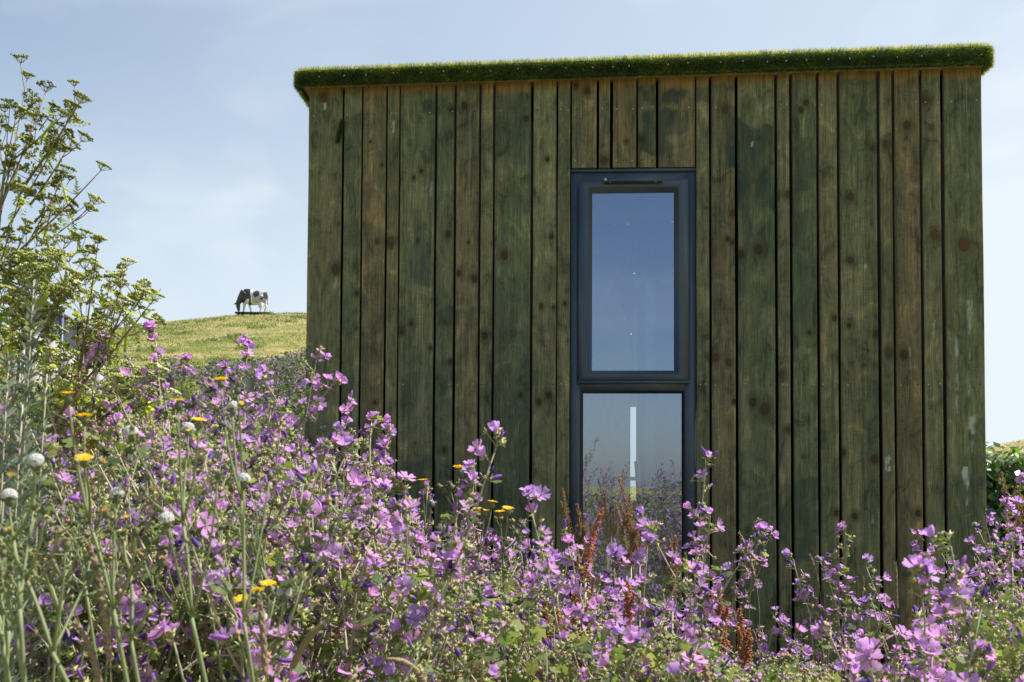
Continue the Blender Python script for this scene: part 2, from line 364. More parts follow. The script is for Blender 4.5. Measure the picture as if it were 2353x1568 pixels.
for a,b in spans(edges2,600): boards.append((a,b,ZB))
# narrow tongue: split board three at the crack by a hair line
KN=[(743,224,10,1),(1038,252,7,0),(1067,243,9,0),(968,393,6,0),(951,408,5,0),(851,326,4,0),(866,555,6,1),(898,553,9,1),(771,619,12,.5),(1029,539,8,0),(1054,628,7,0),(1159,588,10,.3),(1258,367,6,0),(1267,544,6,0),(960,553,4,0),(1076,557,4,0),(878,379,4,0),(1209,273,7,0),
(1090,641,9,.2),(1114,772,9,0),(1244,705,7,.4),(1298,698,5,0),(1272,707,5,0),(1197,908,6,0),(1261,909,8,0),(1238,924,7,0),(861,925,5,0),(820,675,6,0),(923,763,6,0),(945,744,6,0),(989,800,5,0),(1035,831,6,0),(1021,1034,6,0),
(1852,237,8,.2),(1840,253,8,.2),(2127,230,10,.6),(2084,288,10,.3),(2140,295,5,1),(2005,341,7,.3),(2036,330,8,.5),(1954,452,8,.4),(1810,447,8,.7),(2149,539,11,1),(2215,562,15,1),(1744,574,11,0),(1703,586,10,0),(1954,598,8,.2),(1672,549,6,0),(1683,490,8,.4),
(1645,822,10,.6),(1675,834,8,.5),(1860,765,6,0),(1917,732,7,.2),(1951,748,6,0),(2013,767,8,0),(2044,810,8,.6),(2077,816,11,.1),(1796,861,8,.7),(1730,925,10,0),(1758,941,13,.3),(1811,988,7,.5),(2009,1056,10,.2),(1938,1040,7,0),(1687,923,6,0),(2173,1128,7,0),(1985,841,4,.8),(1921,1179,7,0),
(1349,210,8,.2),(1323,199,7,.2),(1473,320,7,0),(1388,370,10,.4),(1439,325,5,.7),(1667,251,9,.6),(1683,556,6,0),(2110,1180,8,0),(2280,900,5,0),(1964,1187,8,.1)]
KU=np.array([uz(k[0],k[1])+(k[2]*.76/505.,k[3]) for k in KN])
DARK=[(1697,1781,290,475,.85),(1822,1878,310,450,.55),(1466,1508,205,243,.7),(1513,1580,204,240,.8),(1466,1508,252,352,.75),(1513,1592,250,312,.75),(1516,1572,324,352,.7),(1601,1630,203,235,.6),(1601,1630,250,330,.4),(1668,1690,335,385,.9),(1668,1690,285,330,.6),
(1405,1440,198,250,.5),(1010,1040,720,745,.8),(1048,1098,720,760,.6),(1700,1780,480,700,.35),(1137,1218,200,330,.35),(1137,1218,640,900,.3),(788,827,260,560,.45),(960,997,230,420,.2),(950,1000,480,660,.45),(1137,1217,900,1200,.4),(980,1000,236,250,.9),(1197,1209,410,420,1),(800,815,197,207,.7),(1005,1042,830,900,.5),(1822,1878,480,800,.4),(2010,2017,250,260,.5),(1800,1880,1100,1290,.5),(920,998,1060,1160,.4)]
DU=[(uz(a,c)[0],uz(b,c)[0],uz(a,d)[1],uz(a,c)[1],s) for a,b,c,d,s in DARK]
PALE=[(2197,2199,775,960,.7),(2222,2231,690,756,.6),(2225.5,2227,756,910,.6),(2228,2238,958,1000,.7),(2232,2233.5,1000,1040,.6),(2213,2224,1072,1115,.9),(2222,2223.3,1115,1172,.7),(2034,2046,1050,1082,1),(2142,2147,738,770,.8),(1985,1990,607,625,.8),(1149,1153,985,1022,.7),(901,906,279,307,.8),(742,748,238,252,.9),(768,773,636,660,.5),(2090,2093,800,870,.4),(1728,1731,327,335,1),(1403,1407,290,325,.5),(882,885,833,845,.6),(1772,1774,750,770,.4),(990,994,420,450,.5),(2003,2006,1170,1200,.4)]
PU=[(uz(a,c)[0],uz(b,c)[0],uz(a,d)[1],uz(a,c)[1],s) for a,b,c,d,s in PALE]
STR=[(1271,1276,720,860,.9),(785,800,790,830,.4),(1270,1275,960,1050,.3),(1406,1440,245,330,.5),(1640,1665,540,620,.35),(1086,1092,780,860,.4),(1406,1460,200,230,.5),(2150,2164,370,400,.5)]
SU=[(uz(a,c)[0],uz(b,c)[0],uz(a,d)[1],uz(a,c)[1],s) for a,b,c,d,s in STR]
def patch(u,z,R,soft,jit):
    m=np.zeros_like(u)
    for (x0,x1,z0,z1,s) in R:
        e=np.minimum(np.minimum(u-x0,x1-u),np.minimum(z-z0,z1-z))+jit
        m=np.maximum(m,s*sstep(-soft,soft,e))
    return m
def wood_material():
    m,t=newmat('stained_boards'); lk=t.links.new
    o=nd(t,'ShaderNodeOutputMaterial'); p=nd(t,'ShaderNodeBsdfPrincipled')
    gc=attr(t,'gc'); 
    def noise(scale,det,rough,vec=None,dist=0):
        mp_=nd(t,'ShaderNodeMapping'); mp_.inputs['Scale'].default_value=scale; lk((vec or gc.outputs['Vector']),mp_.inputs[0])
        n=nd(t,'ShaderNodeTexNoise'); n.inputs['Scale'].default_value=1; n.inputs['Detail'].default_value=det; n.inputs['Roughness'].default_value=rough; n.inputs['Distortion'].default_value=dist
        lk(mp_.outputs[0],n.inputs['Vector']); return n
    def mix(f,a,b,bt='MIX',fac=None):
        x=nd(t,'ShaderNodeMixRGB'); x.blend_type=bt
        if fac is not None: x.inputs[0].default_value=fac
        else: lk(f,x.inputs[0])
        if isinstance(a,tuple): x.inputs[1].default_value=rgb(a)
        else: lk(a,x.inputs[1])
        if isinstance(b,tuple): x.inputs[2].default_value=rgb(b)
        else: lk(b,x.inputs[2])
        return x.outputs[0]
    def rng_(src,a,b,c=0,d=1):
        r=nd(t,'ShaderNodeMapRange'); r.inputs[1].default_value=a; r.inputs[2].default_value=b; r.inputs[3].default_value=c; r.inputs[4].default_value=d; lk(src,r.inputs[0]); return r.outputs[0]
    rn=attr(t,'vb').outputs['Fac']
    def nd2(src,v):
        q=nd(t,'ShaderNodeMath',operation='SUBTRACT'); q.inputs[1].default_value=v; lk(src,q.inputs[0]); w=nd(t,'ShaderNodeMath',operation='ABSOLUTE'); lk(q.outputs[0],w.inputs[0]); return w.outputs[0]
    base=ramp(t,[(0,(.138,.162,.086)),(.3,(.188,.196,.102)),(.6,(.212,.200,.102)),(.85,(.198,.160,.086)),(1,(.215,.158,.084))],rn).outputs[0]
    broad=noise((7,1.3,1),5,.6)           # blotchy stain
    c=mix(rng_(broad.outputs[0],.40,.66,0,.75),base,(.078,.095,.054))
    broad2=noise((5,.9,3),4,.6)
    c=mix(rng_(broad2.outputs[0],.50,.74,0,.6),c,(.200,.160,.088))
    # ring bands, drawn out along the board
    band=noise((70,1.1,1),3,.6,dist=.3)
    c=mix(None,c,ramp(t,[(.30,(.74,.74,.73)),(.5,(1,1,1)),(.68,(1.28,1.25,1.18))],band.outputs[0]).outputs[0],'MULTIPLY',1)
    fine=noise((420,9,1),4,.7)
    c=mix(None,c,ramp(t,[(.30,(.42,.42,.42)),(.5,(1,1,1)),(.70,(1.62,1.58,1.45))],fine.outputs[0]).outputs[0],'MULTIPLY',1)
    saw=noise((30,260,1),3,.6)            # faint saw marks across
    c=mix(None,c,ramp(t,[(.32,(.86,.86,.86)),(.68,(1.13,1.13,1.13))],saw.outputs[0]).outputs[0],'MULTIPLY',1)
    spk=noise((260,160,1),2,.5)
    c=mix(rng_(spk.outputs[0],.70,.80,0,.55),c,(.30,.27,.18))
    c=mix(rng_(spk.outputs[0],.30,.22,0,.6),c,(.03,.03,.02))
    blot=noise((13,7,2),7,.72,dist=.8)
    c=mix(None,c,ramp(t,[(.33,(.34,.38,.36)),(.45,(.84,.86,.84)),(.56,(1.08,1.05,1)),(.67,(1.8,1.6,1.28))],blot.outputs[0]).outputs[0],'MULTIPLY',1)
    scr=noise((90,22,9),5,.75,dist=1.2)
    c=mix(rng_(scr.outputs[0],.60,.74,0,.5),c,(.30,.24,.135))
    # worn, paler vertical streaks
    wn=noise((34,1.6,5),5,.7)
    c=mix(rng_(wn.outputs[0],.57,.74,0,.65),c,(.32,.29,.18))
    # dark stain, bare tan, straw scars, pale droppings
    c=mix(attr(t,'dark').outputs['Fac'],c,mix(None,(.034,.054,.040),ramp(t,[(.3,(.7,.7,.7)),(.7,(1.3,1.3,1.3))],fine.outputs[0]).outputs[0],'MULTIPLY',1))
    tanc=mix(None,(.30,.185,.080),ramp(t,[(.3,(.6,.6,.6)),(.7,(1.25,1.25,1.25))],band.outputs[0]).outputs[0],'MULTIPLY',1)
    tanc=mix(None,tanc,ramp(t,[(.3,(.5,.5,.5)),(.7,(1.35,1.35,1.35))],fine.outputs[0]).outputs[0],'MULTIPLY',1); c=mix(attr(t,'tan').outputs['Fac'],c,tanc)
    # knots
    kd=attr(t,'knot').outputs['Fac']; kr=attr(t,'kred').outputs['Fac']
    kcol=mix(kr,(.042,.034,.019),(.120,.052,.030))
    rings=nd(t,'ShaderNodeMath',operation='SINE'); ms=nd(t,'ShaderNodeMath',operation='MULTIPLY'); ms.inputs[1].default_value=15; lk(kd,ms.inputs[0]); lk(ms.outputs[0],rings.inputs[0])
    kc=mix(rng_(rings.outputs[0],-1,1,0,.45),kcol,(.030,.022,.014))
    c=mix(rng_(kd,3.0,1.0,0,.60),c,(.050,.040,.014))
    c=mix(rng_(nd2(kd,1.08),.16,.0,0,.5),c,(.022,.017,.010))
    kbr=noise((900,700,1),3,.6); kc=mix(None,kc,ramp(t,[(.3,(.6,.6,.6)),(.7,(1.7,1.6,1.4))],kbr.outputs[0]).outputs[0],'MULTIPLY',1)
    c=mix(rng_(kd,1.12,.88,0,.92),c,kc)
    c=mix(attr(t,'pale').outputs['Fac'],c,(.46,.52,.42))
    lk(c,p.inputs['Base Color']); p.inputs['Roughness'].default_value=.78; p.inputs['Specular IOR Level'].default_value=.25
    bp=nd(t,'ShaderNodeBump'); bp.inputs['Strength'].default_value=.5; bp.inputs['Distance'].default_value=.002
    lk(fine.outputs[0],bp.inputs['Height']); lk(bp.outputs[0],p.inputs['Normal']); lk(p.outputs[0],o.inputs[0]); return m
M_wall=wood_material()
class WB:
    def __init__(s): s.V=[];s.Q=[];s.n=0;s.at={k:[] for k in ('vb','knot','kred','dark','tan','pale')};s.gc=[]
    def add(s,V,Q,**k):
        n=len(V); s.V.append(V); s.Q.append(np.asarray(Q)+s.n); s.n+=n
        for q in s.at: s.at[q].append(np.broadcast_to(k.get(q,0. if q!='knot' else 9.),(n,)))
        s.gc.append(k['gc'])
wb=WB()
tints=[.55,.25,.85,.65,.35,.10,.75,.60,.05,.50,.55, .75,.6,.9,.7,.8, .45,.8,.15,.55,.1,.5,.4,.7,.95,.45,.25]
for bi,(u0,u1,zb) in enumerate(boards):
    du=.0055; nu=max(4,int((u1-u0)/du)); dz=.008
    off=rng.uniform(-.0025,.0025)
    zt=zsoff((u0+u1)/2); nz_=int((zt-zb)/dz)
    us=np.linspace(0,1,nu+1); zs=np.linspace(0,1,nz_+1)
    S,T=np.meshgrid(us,zs)
    zz0=zb+T*(zt-zb)
    el=.0011*(vnoise(zz0[:,0]*3+bi*7,np.zeros(nz_+1)+bi)-.5)*2; er=.0011*(vnoise(zz0[:,0]*3+bi*13,np.zeros(nz_+1)+bi+50)-.5)*2
    U=(u0+el[:,None])*(1-S)+(u1+er[:,None])*S
    Zz=zb+T*(zsoff(U)-zb)
    Vv=off+.0008*np.cos((S-.5)*pi)*-1+.003*sstep(.004,0,np.minimum(U-u0,u1-U))
    d=np.full(U.shape,9.); kr=np.zeros(U.shape); wx=np.zeros(U.shape)
    for (ku,kz,kr_,red) in KU:
        if kz<zb or ku<u0-.01 or ku>u1+.01: continue
        ax=(U-ku)/kr_; az=(Zz-kz)/(kr_*1.25); dd=np.sqrt(ax**2+az**2)*(1+.12*(vnoise(ku*99+np.arctan2(az,ax)*1.3,U*0+kz*9)-.5))
        new=dd<d; kr=np.where(new,red,kr); d=np.minimum(d,dd)
        fall=np.exp(-(az/2.6)**2); wx+= -fall*kr_*1.1*np.sign(ax)*np.exp(-np.abs(ax)/1.6)
    jit=(fbm(U*26+bi*3,Zz*14)-.5)*.045+(fbm(U*9,Zz*7+3)-.5)*.09
    dark=patch(U,Zz,DU,.008,jit)*(.35+1.5*(fbm(U*22,Zz*9)-.2)); dark=np.clip(dark,0,.92)
    tan_=sstep(.012,-.012,(zskirt(U)-Zz)-(-.008+.022*((bi*.37)%1.)+.045*fbm(U*7+bi*2.7,U*0+3.1)+.035*(fbm(U*45,Zz*6)-.5)))*(.35 if bi in (1,6) else .85)
    tan_=np.maximum(tan_, patch(U,Zz,SU,.004,(fbm(U*120,Zz*18)-.5)*.02)*.8)
    pale=np.clip(patch(U,Zz,PU,.0022,(fbm(U*110,Zz*22)-.5)*.022)*sstep(.18,.50,fbm(U*150,Zz*45)),0,.9)
    gc=np.stack([U+wx+bi*.37, Zz+bi*1.7, np.full(U.shape,bi*.61)],-1).reshape(-1,3)
    V=np.stack([U,Vv,Zz],-1).reshape(-1,3); k=np.arange((nu+1)*(nz_+1)).reshape(nz_+1,nu+1)
    wb.add(V,np.stack([k[:-1,:-1],k[:-1,1:],k[1:,1:],k[1:,:-1]],-1).reshape(-1,4),vb=tints[bi],knot=d.ravel(),kred=kr.ravel(),dark=dark.ravel(),tan=tan_.ravel(),pale=pale.ravel(),gc=gc)
    for side,ue in ((0,u0+el),(1,u1+er)):      # board edges and foot
        zc=Zz[:,0 if side==0 else -1]; v0=Vv[:,0 if side==0 else -1]
        A_=np.stack([ue,v0,zc],-1); B_=np.stack([ue,np.full_like(ue,.022),zc],-1); m_=len(ue); V=np.concatenate([A_,B_]); q=np.arange(m_-1)
        Q=np.stack([q,q+m_,q+m_+1,q+1] if side else [q,q+1,q+m_+1,q+m_],-1)
        wb.add(V,Q,vb=.9,tan=.25,gc=V*np.array([1,1,1])+bi)
    V=np.array([(u0,off+.003,zb),(u1,off+.003,zb),(u1,.022,zb),(u0,.022,zb)]); wb.add(V,[(0,3,2,1)],vb=.5,gc=V)
def nailrow(pyl,pyr,lst):
    for (u0,u1,zb) in lst:
        for f in ((.16,.84) if u1-u0>.07 else (.3,.75)):
            u=u0+f*(u1-u0)+rng.uniform(-.004,.004); px_=1176+u*500; py=pyl+(pyr-pyl)*(px_-713)/1550
            z=uz(px_,py)[1]+rng.uniform(-.004,.004); r=.0034; pl=float(rng.random()<.5)
            V=np.array([(u,-.0048,z)]+[(u+r*cos(q),-.0036,z+r*sin(q)) for q in np.arange(6)*pi/3])
            wb.add(V,[(0,3,2,1),(0,5,4,3),(0,1,6,5)],vb=.5,pale=.85*pl,dark=.95*(1-pl),gc=V)
nailrow(266,232,boards); nailrow(372,369,boards[11:16]); nailrow(884,884,boards[:11]+boards[16:])
# side and rear cladding (never face the camera, still boarded)
DEEP=2.6
def plainboards(axis,fixed,a,b,sgn):
    x=a
    while x<b:
        w=min(rng.choice([.09,.15,.12]),b-x); 
        if axis=='v': V=np.array([(fixed,x,ZB),(fixed,x+w-.008,ZB),(fixed,x+w-.008,zsoff(fixed)),(fixed,x,zsoff(fixed)),(fixed-sgn*.02,x,ZB),(fixed-sgn*.02,x+w-.008,ZB),(fixed-sgn*.02,x+w-.008,zsoff(fixed)),(fixed-sgn*.02,x,zsoff(fixed))])
        else: V=np.array([(x,fixed,ZB),(x+w-.008,fixed,ZB),(x+w-.008,fixed,zsoff(x+w)),(x,fixed,zsoff(x)),(x,fixed-.02,ZB),(x+w-.008,fixed-.02,ZB),(x+w-.008,fixed-.02,zsoff(x+w)),(x,fixed-.02,zsoff(x))])
        wb.add(V,[(0,1,2,3),(4,7,6,5),(0,4,5,1),(3,2,6,7),(0,3,7,4),(1,5,6,2)],vb=rng.uniform(),gc=V@np.array([[1,0,0],[1,0,0],[0,0,0]]).astype(float)+np.stack([V[:,0]*0,V[:,2],V[:,0]*0+x],-1)); x+=w
plainboards('v',uL+.001,.024,DEEP,-1); plainboards('v',uR-.001,.024,1.0,1); plainboards('v',uR-.001,1.9,DEEP,1)  # right side keeps an added opening that lets sun brighten the interior
# slit window geometry in rear wall
sl0=wl(1446.5,900,DEEP)[0]; sl1=wl(1461,900,DEEP)[0]; slz0=wl(1450,1150,DEEP)[1]; slz1=wl(1450,936,DEEP)[1]
plainboards('u',DEEP+.002,uL,sl0-.02,1); plainboards('u',DEEP+.002,sl1+.02,uR,1)
me=bpy.data.meshes.new('wall'); V=np.concatenate(wb.V); Q=np.concatenate(wb.Q)
me.vertices.add(len(V)); me.vertices.foreach_set('co',V.astype(np.float32).ravel()); me.loops.add(Q.size); me.loops.foreach_set('vertex_index',Q.astype(np.int32).ravel())
me.polygons.add(len(Q)); me.polygons.foreach_set('loop_start',(np.arange(len(Q))*4).astype(np.int32)); me.polygons.foreach_set('loop_total',np.full(len(Q),4,np.int32))
for k_,arr in wb.at.items():
    a_=me.attributes.new(k_,'FLOAT','POINT'); a_.data.foreach_set('value',np.concatenate(arr).astype(np.float32))
a_=me.attributes.new('gc','FLOAT_VECTOR','POINT'); a_.data.foreach_set('vector',np.concatenate(wb.gc).astype(np.float32).ravel())
me.materials.append(M_wall); me.update(calc_edges=True)
link('wall',me,cabin)
# wall shell, lining, floor
g=MB(); ws0,ws1=uW0+.002,uW1-.002; wz0=.34; wz1=zstub-.012
vo=.024
g.box(uL+.022,ws0,vo,.12,ZB,zsoff(uL)-.01,M_black); g.box(ws1,uR-.022,vo,.12,ZB,zsoff(ws1)-.01,M_black)
g.box(ws0,ws1,vo,.12,wz1,zsoff(ws0)-.01,M_black); g.box(ws0,ws1,vo,.12,ZB,wz0,M_black)
g.box(uL+.022,uL+.10,.121,DEEP-.1,ZB,zsoff(uL)-.01,M_lining); g.box(uR-.10,uR-.022,.121,1.0,ZB,zsoff(uR)-.01,M_lining); g.box(uR-.10,uR-.022,1.9,DEEP-.1,ZB,zsoff(uR)-.01,M_lining); g.box(uR-.10,uR-.002,1.0,1.9,2.15,zsoff(uR)-.01,M_lining)
g.box(uL+.022,sl0,DEEP-.099,DEEP-.02,ZB,zsoff(uL)-.01,M_lining); g.box(sl1,uR-.022,DEEP-.099,DEEP-.02,ZB,zsoff(sl1)-.01,M_lining)
g.box(sl0,sl1,DEEP-.099,DEEP-.02,slz1,zsoff(sl0)-.01,M_lining); g.box(sl0,sl1,DEEP-.099,DEEP-.02,ZB,slz0,M_lining)
g.box(uL+.02,uR-.02,.02,DEEP-.02,.02,ZB-.001,M_floor)
g.box(uL+.10,uR-.10,.121,.13,wz1,zsoff(uL)-.03,M_lining)
g.build('wall_lining',cabin)
# ---- window
win=empty('window'); win.parent=cabin
def ubox(g,px0,px1,py0,py1,v0,v1,m,zb=None):
    u0=uz(px0,650)[0]; u1=uz(px1,650)[0]; z1=uz(1456,py0)[1]; z0=uz(1456,py1)[1] if zb is None else zb
    g.box(u0,u1,v0,v1,z0,z1,m)
g=MB()
ubox(g,1311,1335,396,0,.008,.07,M_frame,wz0); ubox(g,1574,1600.5,396,0,.008,.07,M_frame,wz0)
ubox(g,1335,1574,396,424,.008,.07,M_frame); ubox(g,1335,1574,868,897,.008,.07,M_frame)
g.box(uz(1335,650)[0],uz(1574,650)[0],.008,.07,wz0,wz0+.05,M_frame)
ubox(g,1311.5,1600,387,393,.004,.06,M_frame)
ubox(g,1312,1599.5,393.1,395.8,.020,.06,M_gask)
g.build('frame',win)
def ring(g,o,i,v0,v1,b,m,m2=None):
    # o,i = (u0,u1,z0,z1); front ring at v0, bevel to inset rect b deeper at v1
    def rect(r,v): return [(r[0],v,r[2]),(r[1],v,r[2]),(r[1],v,r[3]),(r[0],v,r[3])]
    V=rect(o,v0)+rect(i,v0)+rect((i[0]+b,i[1]-b,i[2]+b,i[3]-b),v1)+rect(o,v1)
    Q=[]
    for k in range(4):
        n=(k+1)%4; Q.append((k,n,4+n,4+k)); Q.append((12+k,12+n,n,k))
    g.add(V,None,Q,m)
    g.add(V,None,[(4+k,4+(k+1)%4,8+(k+1)%4,8+k) for k in range(4)],m2 or m)
def prect(a,b,c,d): 
    return (uz(a,650)[0],uz(b,650)[0],uz(1456,d)[1],uz(1456,c)[1])
sash=empty('sash'); sash.parent=win
g=MB(); so_=prect(1329.6,1581.8,413.6,878); si_=prect(1353,1558.6,431,858)
ring(g,so_,(si_[0]-.008,si_[1]+.008,si_[2]-.008,si_[3]+.008),-.006,-.002,.006,M_frame)
ring(g,(si_[0]-.003,si_[1]+.003,si_[2]-.003,si_[3]+.003),si_,-.0035,.034,.016,M_frame)
g.box(so_[0]-.004,so_[1]+.002,-.014,.006,so_[2]-.006,so_[2]+.003,M_frame)
sash_o=g.build('sash_frame',sash); 
g=MB(); lo_=(uz(1335,650)[0],uz(1574,650)[0],wz0+.05,uz(1456,897)[1])
ring(g,(lo_[0]-.0,lo_[1]+.0,lo_[2],lo_[3]),(lo_[0]+.003,lo_[1]-.003,lo_[2]+.003,lo_[3]-.003),.0075,.034,.009,M_gask)
g.build('gasket',win)
def glass():
    m,t=newmat('coated_glass'); o=nd(t,'ShaderNodeOutputMaterial'); tr=nd(t,'ShaderNodeBsdfTransparent'); tr.inputs[0].default_value=(.72,.78,.82,1)
    gl=nd(t,'ShaderNodeBsdfGlossy'); gl.inputs['Roughness'].default_value=0.0; gl.inputs[0].default_value=(.70,.80,1,1)
    lw=nd(t,'ShaderNodeFresnel'); lw.inputs[0].default_value=1.5
    ma=nd(t,'ShaderNodeMath',operation='ADD'); ma.inputs[1].default_value=.38; t.links.new(lw.outputs[0],ma.inputs[0])
    tcn=nd(t,'ShaderNodeTexCoord'); n=nd(t,'ShaderNodeTexNoise'); n.inputs['Scale'].default_value=1.2; n.inputs['Detail'].default_value=1; t.links.new(tcn.outputs['Object'],n.inputs['Vector'])
    b=nd(t,'ShaderNodeBump'); b.inputs['Strength'].default_value=.04; b.inputs['Distance'].default_value=.02; t.links.new(n.outputs[0],b.inputs['Height']); t.links.new(b.outputs[0],gl.inputs['Normal'])
    mx=nd(t,'ShaderNodeMixShader'); t.links.new(ma.outputs[0],mx.inputs[0]); t.links.new(tr.outputs[0],mx.inputs[1]); t.links.new(gl.outputs[0],mx.inputs[2]); t.links.new(mx.outputs[0],o.inputs[0]); return m
M_glass=glass()
gr=prect(1353,1558.6,431,858)
g=MB(); u0,u1,z0,z1=gr; g.add([(u0,.036,z0),(u1,.036,z0),(u1,.036,z1),(u0,.036,z1)],None,[(0,1,2,3)],M_glass); g.build('glass_pane',sash)
g=MB(); u0,u1,z0,z1=lo_; g.add([(u0,.036,z0),(u1,.036,z0),(u1,.036,z1),(u0,.036,z1)],None,[(0,1,2,3)],M_glass); g.build('glass_pane',win)
# trickle vent
g=MB(); v_=prect(1387.5,1522,411,420); g.box(v_[0],v_[1],-.020,-.0062,v_[2],v_[3],M_frame); g.box(v_[0]+.001,v_[1]-.001,-.018,-.0062,v_[2]-.006,v_[2]-.0002,M_gask)
for f in (.1,.88): g.box(v_[0]+(v_[1]-v_[0])*f,v_[0]+(v_[1]-v_[0])*f+.003,-.019,-.0181,v_[2]-.005,v_[2]-.0003,M_screw)
g.box(v_[0],v_[0]+.012,-.0212,-.0201,v_[2]+.004,v_[3]-.002,M_screw)
g.build('trickle_vent',win)
# ---- roof with artificial turf
g=MB(); o1,o2=uL-.042,uR+.018; fv=PYV+.004; bv=DEEP+.06
def quadbox(g,u0,u1,v0,v1,zb0,zb1,zt0,zt1,m):
    V=[(u0,v0,zb0),(u1,v0,zb1),(u1,v1,zb1),(u0,v1,zb0),(u0,v0,zt0),(u1,v0,zt1),(u1,v1,zt1),(u0,v1,zt0)]
    g.add(V,None,[(0,3,2,1),(4,5,6,7),(0,1,5,4),(2,3,7,6),(0,4,7,3),(1,2,6,5)],m,0,.3)
quadbox(g,o1,o2,fv,bv,zsoff(o1),zsoff(o2),ztop(o1)-.022,ztop(o2)-.022,M_tbase)
M_tan=simple('bare_timber',(.26,.17,.09),.8,noise=.3,nscale=20)
quadbox(g,o1+.012,o2-.012,fv+.03,bv-.01,zsoff(o1)-.004,zsoff(o2)-.004,zsoff(o1)+.004,zsoff(o2)+.004,M_tan)
g.build('roof',cabin); roof=[c for c in cabin.children if c.name.startswith('roof')][0]
g=MB()
quadbox(g,o1,o2,fv,fv+.010,zskirt(o1)+.006,zskirt(o2)+.006,zsoff(o1),zsoff(o2),M_tbase)
def turf(n,fu,fvv,fz,nrm,spread,ln,bmean):
    P=np.stack([fu,fvv,fz],1); d=np.array(nrm)+rng.normal(0,spread,(n,3))
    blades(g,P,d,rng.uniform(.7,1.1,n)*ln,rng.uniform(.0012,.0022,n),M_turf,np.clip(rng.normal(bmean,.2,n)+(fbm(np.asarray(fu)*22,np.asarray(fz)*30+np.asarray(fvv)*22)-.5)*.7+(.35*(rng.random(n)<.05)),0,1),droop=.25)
n=46000; fu=rng.uniform(o1,o2,n); fw=fv+rng.power(.6,n)*0+rng.random(n)**1.6*.5; turf(n,fu,fw,ztop(fu)-.022,(0,-.15,1),.35,.026,.80)  # top blades tinted lighter and yellower, sunlight put into the colour
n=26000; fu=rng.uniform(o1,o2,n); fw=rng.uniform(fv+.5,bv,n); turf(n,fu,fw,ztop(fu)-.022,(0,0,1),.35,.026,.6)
n=42000; fu=rng.uniform(o1,o2,n); t_=rng.random(n); turf(n,fu,np.full(n,fv),zskirt(fu)+.004+t_*(ztop(fu)-.026-zskirt(fu)),(0,-1,-.45),.45,.022,.38)  # front skirt blades tinted darker, its shade put into the colour
for uu,sx_ in ((o1,-1),(o2,1)):
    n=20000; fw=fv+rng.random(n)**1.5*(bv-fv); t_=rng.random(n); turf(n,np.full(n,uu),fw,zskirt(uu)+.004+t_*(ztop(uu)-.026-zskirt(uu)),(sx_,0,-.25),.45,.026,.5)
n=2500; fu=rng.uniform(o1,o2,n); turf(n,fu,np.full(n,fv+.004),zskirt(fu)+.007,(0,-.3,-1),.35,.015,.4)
tf=g.build('turf',roof); tf['kind']='stuff'
pxs=[735,792,842,905,968,1020,1075,1128,1190,1245,1300,1362,1408,1445,1535,1580,1655,1706,1762,1805,1852,1902,1951,2005,2060,2116,2177,2253]
g0=MB(); g0.tube([(0,0,0),(0,-.004,0),(0,-.0055,0)],[.0036,.0034,.002],M_screw,k=8); mcap=g0.mesh('screw_cap')
for q in pxs:
    u=wl(q,150,PYV)[0]; z=zskirt(u)+.55*(ztop(u)-zskirt(u))-.012+rng.uniform(-.004,.004)
    link('screw_cap',mcap,roof,(u,fv-.0125,z))
# scrap of turf caught on the first board joint
g=MB(); cu,cz=wl(783,300); n=900; t_=rng.random(n)
P=np.stack([cu-.022*t_+rng.normal(0,.004,n)+.012,np.full(n,-.003),cz+.045-.10*t_],1)
blades(g,P,np.array([-.4,-.8,-.4])+rng.normal(0,.5,(n,3)),.017,.0018,M_turf,np.clip(rng.normal(.15,.12,n),0,1)); o_=g.build('turf_scrap',cabin)
# ---- interior seen through the glass
def wp(px,py,v):
    u,z=wl(px,py,v); return loc2w(u,v,z)
e=loc2w(wl(1493,900,.2)[0],.2,ZB)
g=MB(); hh=wl(1493,640,.2)[1]-ZB
g.box(-.025,.025,-.02,.02,0,hh,M_white); g.box(-.045,.045,-.03,.03,0,.06,M_white); g.box(-.012,.012,-.0205,-.0201,.1,hh-.1,M_lining)
o_=g.build('white_post',None,e); o_.rotation_euler.z=-YAW; tag(o_,'white painted post standing inside the cabin behind the window','post')
def flag_mat(n,c): return leafy(n,[(0,c),(1,c)],trans=.4,tcol=1.2,objrand=0)
FM=[flag_mat('flag_red',(.75,.10,.07)),flag_mat('flag_white',(.75,.75,.75))]
def bunting(pts,v,cols,label):
    rt=empty('bunting',wp(pts[0][0],pts[0][1],v)); b0_=np.array(rt.location); tag(rt,label,'bunting','bunting strung inside the cabin')
    g=MB(); P=[wp(a,b,v)-b0_ for a,b in pts]; g.tube(P,.002,M_white,k=4); g.build('cord',rt)
    for k,(a,b) in enumerate(pts[:-1]):
        q=P[k]; r=P[k+1]; d=(r-q)*.9; c=q+d*.5+np.array([0,.004*(k%2),-.21]); m=FM[cols[k%len(cols)]]
        th_=np.array([0,.0015,0]); g=MB()
        g.add([q,q+d,c,q+th_,q+d+th_,c+th_],[(0,2,1),(3,4,5)],[(0,1,4,3),(1,2,5,4),(2,0,3,5)],m); g.build('pennant',rt)
bunting([(1330,640),(1410,655),(1485,662),(1560,648),(1630,640)],1.0,[1,0,0,1],'string of red and white pennants hanging inside behind the upper pane')
bunting([(1320,600),(1370,612),(1430,617),(1500,614),(1570,606)],1.9,[1,1,1,1],'string of plain white pennants hanging deeper inside the cabin')
M_lamp,t=newmat('fairy_lamp'); o_=nd(t,'ShaderNodeOutputMaterial'); e_=nd(t,'ShaderNodeEmission'); e_.inputs[0].default_value=(1,.72,.4,1); e_.inputs[1].default_value=1.2; t.links.new(e_.outputs[0],o_.inputs[0])
